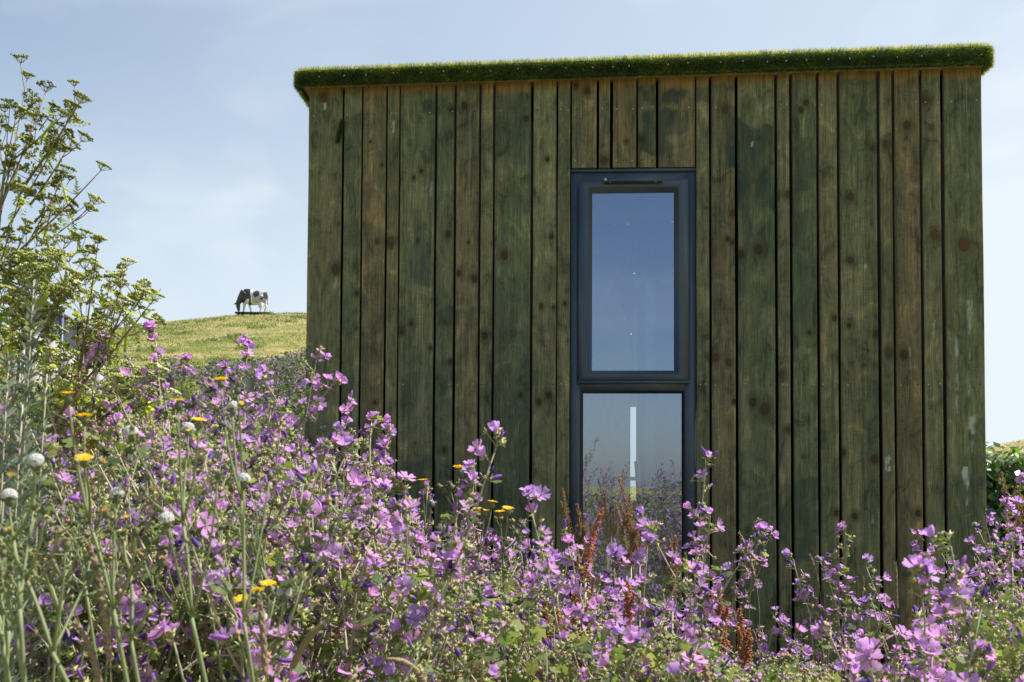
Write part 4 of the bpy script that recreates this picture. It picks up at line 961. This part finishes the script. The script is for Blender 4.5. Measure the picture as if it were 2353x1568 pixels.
# sow thistles
def yellow_head(m,p,d,s,col=M_yel):
    Rm=frame(d,r.uniform(0,6))
    for k in range(34):
        a=k*2.4; q=.35+.65*((k+.5)/34)**.5; v=Rm@np.array([cos(a)*q,sin(a)*q,.40-.22*q+r.uniform(-.05,.05)]); t=Rm@np.array([-sin(a),cos(a),0]); c=Rm@np.array([cos(a)*.12,sin(a)*.12,.1])
        m.add([p+c*s-t*s*.05,p+c*s+t*s*.05,p+v*s+t*s*.09,p+v*s-t*s*.09],None,[(0,1,2,3)],col,0,r.uniform(0,1))
def urn(m,p,d,s,b):
    Rm=frame(d); P=np.array([Rm@np.array([0,0,z])*s+p for z in (-.2,.1,.55,.95,1.1)]); m.tube(P,np.array([.15,.5,.52,.30,.22])*s,M_thbud,k=7,b=b)
def sowthistle(label,group,depth,forks,tips,bpx,thick=.0022,size=.0080):
    """forks: list of px; tips: (px,py,kind,fork index)"""
    b0_=at(bpx[0],bpx[1],depth); b0_[2]=float(gh(b0_[0],b0_[1])); root=empty('sow_thistle',b0_); tag(root,label,'sow thistle',group)
    m=MB(); fp=[at(a,c,depth+.02*k)-b0_ for k,(a,c) in enumerate(forks)]; q=at(bpx[0],bpx[1],depth)-b0_
    m.tube(np.concatenate([bez(np.zeros(3),q,np.zeros(3),4)[:-1],bez(q,fp[0],np.zeros(3),5)]),thick,M_thst,k=6,b=.5)
    for k in range(1,len(fp)): m.tube(bez(fp[k-1],fp[k],np.array([.003,0,0]),5),thick*.85,M_thst,k=5,b=.5)
    bd=MB(); heads=[]
    for (tx,ty,kind,fk) in tips:
        e=at(tx,ty,depth+r.uniform(-.06,.06))-b0_; a=fp[fk]; m.tube(bez(a,e,np.array([(e-a)[0]*.25,0,-.1*abs((e-a)[0])]),7),np.linspace(thick*.75,thick*.42,7),M_thst,k=5,b=r.uniform(.2,.8))
        d=(e-a); d/=np.linalg.norm(d); d=d+np.array([0,0,.8]); d/=np.linalg.norm(d)
        heads.append((e,d,kind))
        for _ in range(int(r.integers(1,4))):
            f=r.uniform(.6,.95); p=a+(e-a)*f; o=randdir(r,.8); L_=r.uniform(.012,.03); m.tube([p,p+o*L_],thick*.35,M_thst,k=3,b=.5); urn(bd,p+o*L_,o,size*r.uniform(.4,.65),r.uniform(0,1))
            if r.random()<.3: yellow_head(bd,p+o*(L_+size*.6),o,size*.35)
    m.build('stem',root)
    for e,d,kind in heads:
        if kind=='b': urn(bd,e,d,size*.8,.4); continue
        if kind=='d':
            yellow_head(bd,e,d,size*.8,M_straw); urn(bd,e,d,size*.6,.9); continue
        h=MB(); urn(h,np.zeros(3),d,size*.95,.5)
        if kind=='y': yellow_head(h,d*size*1.0,d,size*1.05); nm='flower_head'
        elif kind=='o': yellow_head(h,d*size*1.0,d,size*.55,M_dock); nm='flower_head'
        else:
            c=d*size*1.0; n_=700; v=r.normal(size=(n_,3)); v/=np.linalg.norm(v,axis=1,keepdims=True); v=v[(v@d)>-.25]; n_=len(v)
            ln=size*r.uniform(.6,.9,n_); blades(h,np.tile(c,(n_,1)),v,ln,.0009,M_puff,r.random(n_),droop=.12); 
            for w in v[::2]: h.tmpl(DOT,frame(w),c+w*size*.8,.0009,M_puff,.5)
            nm='seed_head'
        h.build(nm,root,e)
    bd.build('foliage',root)
SG='sow thistles in the near left'
sowthistle('near sow thistle with three white seed heads above the mallows at left',SG,1.0,[(440,1420),(420,1200)],[(305,1012,'w',1),(433,1003,'w',1),(410,940,'y',1),(455,985,'y',1),(385,1212,'w',0),(330,1130,'b',1),(500,1100,'b',0)],(480,1600))
sowthistle('sow thistle with a yellow head and a white puff in front of the thicket',SG,1.05,[(560,1430),(555,1150)],[(508,890,'y',1),(535,952,'w',1),(545,905,'b',1),(620,1100,'b',0),(560,1120,'w',0)],(590,1620))
sowthistle('sow thistle with bright yellow heads beside the pale mauve mallow',SG,.95,[(260,1400),(205,1200)],[(195,975,'y',1),(158,925,'y',1),(193,1072,'y',1),(268,1155,'w',0),(310,1230,'b',0)],(300,1610))
sowthistle('sow thistle with a big white seed head at the left edge',SG,.9,[(45,1400),(30,1240)],[(22,1160,'w',1),(80,1080,'w',1),(78,1170,'b',0),(-10,1200,'b',1)],(60,1620))
sowthistle('leaning sow thistle stems crossing the lower left corner',SG,.9,[(120,1500),(60,1330)],[(100,1180,'b',1),(10,1230,'b',1),(150,1260,'o',0),(200,1330,'b',0)],(190,1640))
sowthistle('sow thistle fork with spent orange heads low at left',SG,1.0,[(300,1470),(300,1320)],[(245,1190,'o',1),(285,1230,'b',1),(340,1250,'b',1),(370,1300,'o',0),(225,1340,'b',0)],(330,1640))
sowthistle('small sow thistle with paired yellow heads near the bottom',SG,1.2,[(610,1500)],[(616,1362,'y',0),(592,1376,'y',0),(600,1440,'w',0),(650,1380,'w',0),(560,1395,'y',0)],(620,1640),.0022,.010)
sowthistle('sow thistle with a lone orange head at the far left',SG,1.1,[(20,1450)],[(8,1150,'o',0),(50,1260,'b',0),(90,1320,'b',0)],(10,1640))
for k in range(15):
    x0=r.uniform(-20,640); y0=r.uniform(1330,1480); d_=r.uniform(.95,1.5)
    fk=[(x0,y0),(x0+r.uniform(-40,40),y0-r.uniform(60,150))]; tp=[(fk[i%2][0]+r.uniform(-90,90),fk[i%2][1]-r.uniform(50,170),['b','o','b','d','d'][int(r.integers(0,5))],i%2) for i in range(8)]
    sowthistle('dried out sow thistle with small brown heads in the near left tangle','dried sow thistles in the near left',d_,fk,tp,(x0+r.uniform(-60,60),1640),.0018,.0068)
YG='yellow flowered oxtongues by the cabin'
sowthistle('tallest yellow oxtongue with its big head against the cladding',YG,2.3,[(1042,1250),(1048,1170)],[(1055,1092,'y',1),(1036,1125,'o',1),(1024,1135,'o',1),(1075,1135,'b',1)],(1035,1400),.0032,.017)
sowthistle('oxtongue with a single yellow head left of the tallest one',YG,2.3,[(978,1230)],[(972,1120,'y',0),(990,1165,'b',0)],(985,1400),.0028,.015)
sowthistle('oxtongue with paired yellow heads right of the tallest one',YG,2.2,[(1155,1270)],[(1150,1192,'y',0),(1166,1184,'y',0),(1185,1230,'b',0),(1200,1215,'b',0)],(1160,1420),.0028,.014)
sowthistle('low oxtongue with yellow heads among the mallow blooms',YG,2.2,[(1100,1270)],[(1095,1184,'y',0),(1112,1188,'y',0),(1130,1168,'y',0)],(1100,1420),.0026,.013)
# dock and mugwort seed spikes
def spike(label,group,depth,tip,foot,b,wid=.012,side=0,cat='dock plant',n=420,name='dock_plant'):
    t=at(*tip,depth); f0=at(*foot,depth); b0_=f0.copy(); b0_[2]=float(gh(f0[0],f0[1])); root=empty(name,b0_); tag(root,label,cat,group)
    m=MB(); s_=MB(); lines=[bez(f0-b0_,t-b0_,r.normal(0,.008,3),9)]
    m.tube([np.zeros(3),f0-b0_],.0028,M_stem,k=4,b=.9)
    Lm=np.linalg.norm(t-f0)
    for k in range(side):
        f=r.uniform(.05,.6); a=lines[0][int(f*8)]; o=np.array([r.choice([-1,1])*r.uniform(.2,.4),r.normal(0,.2),1]); lines.append(bez(a,a+o/np.linalg.norm(o)*Lm*r.uniform(.25,.5),np.array([0,0,-.01]),6))
    for li,P in enumerate(lines):
        m.tube(P,np.linspace(.0018,.0008,len(P)),M_stem,k=4,b=.9); c=int(n*(1 if li==0 else .35))
        for _ in range(c):
            f=r.random()*.999; f=.02+.98*f; x=f*(len(P)-1); i=min(int(x),len(P)-2); q=P[i]+(P[i+1]-P[i])*(x-i); whorl=.55+.45*abs(sin(f*26))
            w=wid*(1.1-.75*f)*whorl*(1 if li==0 else .7); q=q+r.normal(0,.45,3)*w
            s_.tmpl(DOT,frame(randdir(r)),q,r.uniform(.0016,.0030),M_dock,np.clip(r.normal(b,.13),0,1))
    m.build('stem',root); s_.build('seed_spike',root)
DG='rusty dock seed spikes'
spike('bright red dock spike in front of the lower pane',DG,2.3,(1386,1168),(1345,1330),.93,.016,0)
spike('ochre dock spike reaching highest in front of the lower pane',DG,3.5,(1421,1092),(1462,1290),.42,.022,6)
spike('ochre dock spike with side wands left of the highest one',DG,3.6,(1413,1150),(1450,1300),.40,.020,4)
spike('ochre dock spike right of the highest one',DG,3.5,(1447,1145),(1470,1300),.42,.020,4)
spike('brown dock spike standing at the left window jamb',DG,3.7,(1292,1122),(1318,1290),.30,.022,4)
spike('second brown dock spike before the left window jamb',DG,3.7,(1325,1160),(1335,1290),.30,.024,4)
spike('short brown dock spike at the left foot of the pane',DG,3.6,(1346,1215),(1352,1310),.30,.022,3)
spike('ochre dock spike at the right foot of the pane',DG,2.9,(1552,1232),(1545,1370),.45,.018,4)
spike('tan dock spike leaning left under the window',DG,2.6,(1318,1262),(1350,1390),.50,.016,3)
spike('rust dock spike among the mallows below the window',DG,2.2,(1320,1340),(1335,1500),.80,.018,4)
spike('dark rust dock spike low under the red one',DG,2.1,(1442,1340),(1432,1480),.85,.018,3)
spike('rust dock spike right of the window foot',DG,2.2,(1652,1345),(1668,1500),.75,.016,3)
spike('rust dock spike near the bottom under the window',DG,1.9,(1282,1400),(1290,1540),.78,.018,4)
spike('rust dock clump spike left of the bottom middle',DG,2.0,(1250,1370),(1262,1500),.75,.014,3)
spike('brown dock spike at the bottom right of centre',DG,1.9,(1700,1400),(1720,1540),.65,.016,5)
spike('rusty dock spike in front of the hedge',DG,3.4,(2300,1085),(2325,1230),.45,.022,4)
spike('second rusty dock spike in front of the hedge',DG,3.4,(2338,1100),(2345,1230),.50,.022,3)
spike('brown dock spike left of the pale mauve mallow',DG,2.4,(203,905),(200,1100),.55,.024,5)
spike('brown dock spike sunk in the hemlock at left',DG,2.2,(180,940),(175,1100),.50,.022,5)
# seeding grasses
def grass(label,depth,tip,foot,b,hl=.07,hw=.0035,group='seeding grass stalks'):
    t=at(*tip,depth); f0=at(*foot,depth); b0_=f0.copy(); b0_[2]=float(gh(f0[0],f0[1])); root=empty('grass_stalk',b0_); tag(root,label,'grass stalk',group)
    P=bez(f0-b0_,t-b0_,np.array([(f0-t)[0]*.3,0,.02]),14); m=MB(); m.tube(np.concatenate([[np.zeros(3)],P]),.0009,M_straw,k=4,b=b); m.build('stem',root)
    h=MB(); D=P[-1]-P[-2]; n_=46; Lh=hl
    seg=np.linalg.norm(P[-1]-P[-2]); acc=0
    cum=np.concatenate([[0],np.cumsum(np.linalg.norm(np.diff(P,axis=0),axis=1))]); tot=cum[-1]
    for k in range(n_):
        s_=tot-Lh*(k/n_); q=np.array([np.interp(s_,cum,P[:,j]) for j in range(3)]); dd=D/np.linalg.norm(D)+np.array([cos(k*2.4),sin(k*2.4),0])*.35
        w=hw*(.5+.9*min(1,k/10.)); dd/=np.linalg.norm(dd); h.tube([q,q+dd*.004,q+dd*.010],[w*.25,w*.45,w*.08],M_straw,k=4,b=np.clip(b+r.normal(0,.15),0,1),cap=False)
    h.build('seed_head',root)
grass('bowed pinkish grass head right of the window',2.6,(1700,1228),(1745,1400),.8,.12,.006)
grass('thin upright green grass beside the bowed one',2.9,(1742,1235),(1722,1400),.1,.10,.004)
grass('short green grass head before the right window jamb',2.4,(1575,1275),(1578,1400),.0,.09,.006)
grass('tall straw grass head crossing the board joint at right',2.4,(2058,1298),(2062,1500),.15,.11,.005)
grass('thin grass left of the tall straw one',2.6,(1862,1278),(1888,1400),.2,.09,.004)
grass('low grass leaning between the right hand boards',2.4,(2010,1440),(2048,1530),.2,.07,.004)
grass('grass blade leaning left at the foot of the red dock',2.4,(1412,1205),(1390,1300),.15,.05,.003)
grass('tan grass head in the bottom middle',1.15,(735,1440),(640,1640),.9,.06,.006)
grass('pinkish grass head near the bottom left',1.0,(205,1255),(255,1560),.95,.12,.006)
grass('second pinkish grass head near the bottom left',1.0,(180,1440),(240,1640),.95,.10,.006)
grass('pinkish grass head at the bottom under the yellow oxtongue',1.3,(905,1515),(990,1600),.9,.06,.006)
grass('bleached grass head low left of centre',1.1,(598,1390),(612,1640),.8,.08,.005)
grass('bleached grass at the bottom edge right of centre',1.3,(1605,1500),(1640,1640),.7,.07,.005)
grass('slender grass in the low growth before the right boards',2.8,(1985,1330),(1975,1500),.2,.08,.004)
for k in range(14):
    a=r.uniform(1560,2150); y0=r.uniform(1380,1480); grass('slender grass stalk in the low growth before the right boards',r.uniform(2.2,3.8),(a+r.uniform(-30,30),y0),(a,y0+150),r.uniform(0,.5),.06,.003,'slender grasses before the right boards')
# ---- evergreen hedge right of the cabin
g=MB(); n=26000
hx0=3.0; HD=6.6
def hedge_top(x): return float(at(2300,1052,HD)[2])+.05*np.sin(x*3)+.10*(fbm(x*1.7,x*0+3)-.5)
x_=r.uniform(2.4,6.2,n); face=r.random(n)
tp=hedge_top(x_)
yf=HD+.16*(fbm(x_*2.2,r.random(n)*.01+2)-.5)
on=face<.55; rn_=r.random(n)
z_=np.where(on,gh(x_,yf)+(tp-gh(x_,yf))*rn_, tp+r.normal(0,.05,n)); y_=np.where(on,yf+r.normal(0,.07,n)+.18*(fbm(x_*2,z_*2)-.5),HD+rn_*1.2)
P=np.stack([x_,y_,z_],1)
s1=r.normal(size=(n,3)); s1[:,2]*=.6; s1/=np.linalg.norm(s1,axis=1,keepdims=True); nn_=np.stack([r.normal(0,.6,n),np.where(on,-1,-.2)+r.normal(0,.4,n),np.where(on,.5,1.)+r.normal(0,.4,n)],1); s2=np.cross(nn_,s1); s2/=np.linalg.norm(s2,axis=1,keepdims=True); s1=np.cross(s2,nn_); s1/=np.linalg.norm(s1,axis=1,keepdims=True)
sz=r.uniform(.020,.042,n)[:,None]
V=np.stack([P-s1*sz,P-s2*sz*.55-s1*sz*.2,P+s1*sz*1.1,P+s2*sz*.55-s1*sz*.2],1).reshape(-1,3)
g.add(V,None,np.arange(n)[:,None]*4+np.arange(4)[None],M_ivy,0,np.repeat(np.clip(np.where(on,r.normal(.35,.2,n),r.normal(.85,.2,n)),0,1),4))  # front leaves tinted dark, top leaves light: shade and sun put into colour
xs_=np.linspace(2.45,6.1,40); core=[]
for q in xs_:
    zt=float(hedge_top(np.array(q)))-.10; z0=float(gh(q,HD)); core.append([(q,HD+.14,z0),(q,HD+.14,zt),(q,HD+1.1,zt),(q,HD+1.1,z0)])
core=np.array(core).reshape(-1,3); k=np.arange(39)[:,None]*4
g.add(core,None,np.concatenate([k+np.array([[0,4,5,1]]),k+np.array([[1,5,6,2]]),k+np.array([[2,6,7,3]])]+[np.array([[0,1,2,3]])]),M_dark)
tag(g.build('hedge',None),'dark evergreen hedge with a sunlit yellow green top right of the cabin','hedge')
# ---- grey hut and navy post at left
def hutpt(px,py,d): return at(px,py,d)
HDp=9.5; c0=hutpt(246,785,HDp); c1=hutpt(60,785,HDp+.1); zg=float(gh(c0[0],c0[1]))-.05
hut=empty('hut',(c0[0],c0[1],zg),radians(24)); tag(hut,'small pale grey boarded hut behind the hemlock at left','hut')
Wd=c0[0]-c1[0]; zt=c0[2]-zg
g=MB(); x=-Wd
kk=0
while x<-.001:
    w=min(.145,-x); g.box(x,x+w-.022,-.018,0,0,zt-.03-.55*x,M_hut); x+=w; kk+=1
g.box(-Wd,-.003,.0005,.06,0,zt-.03,M_roofg); g.box(-Wd,-.02,.06,1.8,0,zt-.03,M_hut); g.build('wall',hut)
g=MB(); zl=zt+.55*(Wd+.05); V=[(-Wd-.05,-.06,zl),(.07,-.06,zt-.04),(.07,1.9,zt-.04),(-Wd-.05,1.9,zl),(-Wd-.05,-.06,zl+.03),(.07,-.06,zt-.01),(.07,1.9,zt-.01),(-Wd-.05,1.9,zl+.03)]
g.add(V,None,[(0,3,2,1),(4,5,6,7),(0,1,5,4),(1,2,6,5),(2,3,7,6),(3,0,4,7)],M_roofg); g.build('roof',hut)
g=MB(); dx0=hutpt(190,785,HDp)[0]-c0[0]; g.box(dx0,dx0+.02,-.024,-.0185,.02,zt-.1,M_roofg); g.box(dx0-.5,dx0-.48,-.024,-.0185,.02,zt-.1,M_roofg); g.build('door_joint',hut)
p0=hutpt(136,1000,8.8); zg2=float(gh(p0[0],p0[1])); pt_=hutpt(137,716,8.8); po=empty('flag_post',(p0[0],p0[1],zg2)); tag(po,'navy blue painted post standing in front of the grey hut','post')
g=MB(); g.tube([(0,0,0),(0,0,pt_[2]-zg2)],.021,M_navy,k=12); g.build('pole',po); g=MB(); g.tube([(0,0,pt_[2]-zg2),(0,0,pt_[2]-zg2+.02),(0,0,pt_[2]-zg2+.035)],[.026,.026,.008],M_navy,k=12); g.build('cap',po)
g=MB(); pq=hutpt(207,745,10.5); zg3=float(gh(pq[0],pq[1])); po=empty('flag_post',(pq[0],pq[1],zg3)); tag(po,'pale blue post rising behind the grey hut roof','post'); 
M_pblue=simple('pale_blue',(.30,.42,.50),.5); g.tube([(0,0,0),(0,0,hutpt(207,722,10.5)[2]-zg3)],.020,M_pblue,k=10); g.build('pole',po)
# ---- wire fence by the left corner of the cabin
fx=hutpt(640,900,6.0); wf=empty('wire_fence',(fx[0],6.0,float(gh(fx[0],6.0)))); tag(wf,'thin wire fence between the mallow bank and the cabin','fence')
M_wire=simple('wire',(.45,.45,.43),.4,metal=.8)
for py_ in (880,915,955,985):
    g=MB(); a=at(560,py_+2,6.0)-np.array(wf.location); b=at(760,py_,5.9)-np.array(wf.location); g.tube(bez(a,b,np.array([0,0,-.005]),6),.0022,M_wire,k=3); g.build('wire',wf)
for px_ in (575,757):
    g=MB(); a=at(px_,870,5.97)-np.array(wf.location); a0_=a.copy(); a0_[2]=-.02; g.tube([a0_,a],.022,M_stem,k=7,b=.9); g.build('post',wf)
# ---- cow statue on the hill
cx,cy,cz=crest(575); 
def cowmesh():
    g=MB(); m=M_cow
    def ell(c,rx,ry,rz,n=10,k=14):
        V=[];Q=[]
        for i in range(n+1):
            f=i/n*pi
            for j in range(k): a=j*2*pi/k; V.append((c[0]+rx*sin(f)*cos(a)*1.0,c[1]+ry*sin(f)*sin(a),c[2]+rz*cos(f)))
        for i in range(n):
            for j in range(k): Q.append((i*k+j,(i+1)*k+j,(i+1)*k+(j+1)%k,i*k+(j+1)%k))
        g.add(V,None,Q,m)
    def loft(S,k=16):
        # sections (x, y, zc, hy, hz)
        V=[];Q=[];T=[]
        for (x,y,z,hy,hz) in S:
            for j in range(k):
                a=j*2*pi/k; V.append((x,y+hy*cos(a),z+hz*sin(a)))
        for i in range(len(S)-1):
            for j in range(k): Q.append((i*k+j,i*k+(j+1)%k,(i+1)*k+(j+1)%k,(i+1)*k+j))
        n=len(V); V+= [(S[0][0],S[0][1],S[0][2]),(S[-1][0],S[-1][1],S[-1][2])]
        T=[(n,(j+1)%k,j) for j in range(k)]+[(n+1,(len(S)-1)*k+j,(len(S)-1)*k+(j+1)%k) for j in range(k)]
        g.add(V,T,Q,m)
    loft([(-.36,0,1.22,.10,.22),(-.28,0,1.16,.22,.40),(-.12,0,1.08,.30,.50),(.1,0,1.04,.36,.52),(.4,0,1.00,.40,.50),(.7,0,1.02,.38,.47),(.92,0,1.12,.31,.36),(1.08,0,1.18,.22,.26),(1.17,0,1.20,.10,.15)])
    P=[(-.20,0,1.30),(-.38,0,1.08),(-.56,0,.84),(-.70,0,.62)]; g.tube(P,[.36,.30,.21,.15],m,k=14)
    g.tube([(-.66,0,.62),(-.68,0,.45),(-.655,0,.27),(-.64,0,.15),(-.635,0,.07)],[.13,.145,.105,.085,.06],m,k=12)
    ell((-.66,0,.52),.12,.13,.13)
    for s in (-1,1):
        fx=-.30 if s>0 else .16                     # front pair, staggered
        fx={-1:(.12,.20),1:(-.33,-.38)}[s]
        g.tube([(-.05+ (0 if s<0 else -.12),s*.17,.95),(fx[0],s*.18,.62),(fx[0]-.0,s*.18,.42),(fx[1],s*.18,.10),(fx[1],s*.18,.02)],[.16,.12,.080,.062,.072],m,k=10)
        bx={-1:(.80,.78),1:(1.0,.95)}[s]
        g.tube([(.95,s*.20,1.05),(bx[0]-.02,s*.21,.72),(bx[0]+.09,s*.20,.44),(bx[1]+.04,s*.20,.12),(bx[1]+.02,s*.20,.02)],[.22,.15,.082,.062,.072],m,k=10)
    ell((.80,0,.52),.20,.17,.20)
    for dx in (-.07,.07):
        for dy in (-.06,.06): g.tube([(.78+dx,dy,.40),(.78+dx,dy,.29)],[.03,.018],m,k=6)
    return g.mesh('b')
def cow_material():
    m,t=newmat('cow_paint'); o=nd(t,'ShaderNodeOutputMaterial'); p=nd(t,'ShaderNodeBsdfPrincipled'); a=attr(t,'patch'); r_=ramp(t,[(.47,(.88,.87,.85)),(.53,(.045,.048,.060))],a.outputs['Fac'])
    t.links.new(r_.outputs[0],p.inputs['Base Color']); p.inputs['Roughness'].default_value=.35; t.links.new(p.outputs[0],o.inputs[0]); return m
M_cow=cow_material()
raw=cowmesh(); tmp=link('tmp',raw); rm=tmp.modifiers.new('r','REMESH'); rm.mode='VOXEL'; rm.voxel_size=.022; sm=tmp.modifiers.new('s','SMOOTH'); sm.factor=.5; sm.iterations=5
dg=bpy.context.evaluated_depsgraph_get(); bm_=bpy.data.meshes.new_from_object(tmp.evaluated_get(dg)); bpy.data.objects.remove(tmp)
n_=len(bm_.vertices); co=np.empty(n_*3,np.float32); bm_.vertices.foreach_get('co',co); co=co.reshape(-1,3)
x,yv,z=co.T; wob=(fbm(x*6+4,z*6)-.5)*.14
def blob(cx_,cz_,rx,rz): return 1-((x-cx_+wob)/rx)**2-((z-cz_+wob)/rz)**2
pt_=np.full(n_,-1.0)
pt_=np.maximum(pt_, np.minimum(.16-(x+wob-.0),(z-.62-.25*sstep(-.5,.1,x)+.0)*4)*4*(x<.3)*(z>.50))      # neck and shoulder
pt_=np.maximum(pt_, blob(.15,.90,.07,.5)); pt_=np.maximum(pt_,blob(.58,1.19,.19,.21)); pt_=np.maximum(pt_,blob(.38,1.56,.26,.09)); pt_=np.maximum(pt_,blob(1.12,1.16,.12,.26)); pt_=np.maximum(pt_,blob(.93,.88,.09,.07))
head=(z<.66)&(x<-.50); blaze=(np.abs(yv)<.05)&(x<-.68); pt_=np.where(head,np.where(blaze|(z<.12),-1,1),pt_)
pt_=np.where((z<.62)&(x>-.5),np.where((np.abs(x-.15)<.10)&(z>.45),1,-1),pt_); pt_=np.where((z<.04)&(x>-.5),1,pt_)
a_=bm_.attributes.new('patch','FLOAT','POINT'); a_.data.foreach_set('value',(np.clip(pt_,-1,1)*.5+.5).astype(np.float32))
bm_.materials.clear(); bm_.materials.append(M_cow); bm_.polygons.foreach_set('use_smooth',np.ones(len(bm_.polygons),bool))
cow=link('cow',bm_,None,(cx-.30,cy,cz+.15)); cow.scale=(1.2,1.2,1.2); tag(cow,'life size black and white cow statue grazing on top of the hill','cow statue')
M_horn=simple('horn',(.05,.05,.055),.5)
for s in (-1,1):
    g=MB(); g.tube([(-.66,s*.10,.60),(-.74,s*.20,.60),(-.80,s*.27,.54)],[.035,.045,.012],M_horn,k=8); g.build('ear',cow,smooth=True)
    g=MB(); g.tube([(-.70,s*.07,.64),(-.80,s*.12,.63),(-.90,s*.14,.56),(-.94,s*.12,.47)],[.030,.026,.018,.006],M_horn,k=8); g.build('horn',cow,smooth=True)
    g=MB(); g.tube([(-.71,s*.125,.47),(-.715,s*.135,.47),(-.72,s*.14,.47)],[.02,.018,.005],M_horn,k=8); g.build('eye',cow)
g=MB(); g.tube([(1.16,0,1.30),(1.215,0,1.1),(1.205,0,.8),(1.19,0,.66)],[.035,.025,.018,.016],M_horn,k=7); g.tube([(1.19,0,.66),(1.21,0,.59),(1.24,0,.52)],[.02,.045,.01],M_horn,k=7); g.build('tail',cow,smooth=True)
g=MB(); g.box(-1.18,1.38,-.5,.5,0,.10,M_slab); tag(g.build('plinth',None,(cx-.05,cy,cz+.06)),'low dark plinth under the cow statue on the hill crest','plinth')
g=MB(); n=160; blades(g,r.normal(0,.08,(n,3))*np.array([1,1,0]),np.stack([r.normal(0,.6,n),r.normal(0,.6,n),np.ones(n)],1),r.uniform(.1,.34,n),.03,M_hgr,np.clip(r.normal(.0,.1,n),0,1)); 
hx=cx+1.42; tag(g.build('weed_tuft',None,(hx,cy-.2,float(gh(hx,cy-.2)))),'dark green weed tuft at the right end of the plinth','weed')
g=MB(); cc=at(460,757,55); cc[2]=float(gh(cc[0],cc[1])); tmp=MB(); 
for _ in range(30): g.tmpl(DOT,frame(randdir(r)),np.array([r.normal(0,.12),r.normal(0,.1),.08+abs(r.normal(0,.06))]),r.uniform(.05,.10),M_dark,.5)
tag(g.build('soil_clod',None,cc),'small dark clod lying on the hillside left of the cow','clod')
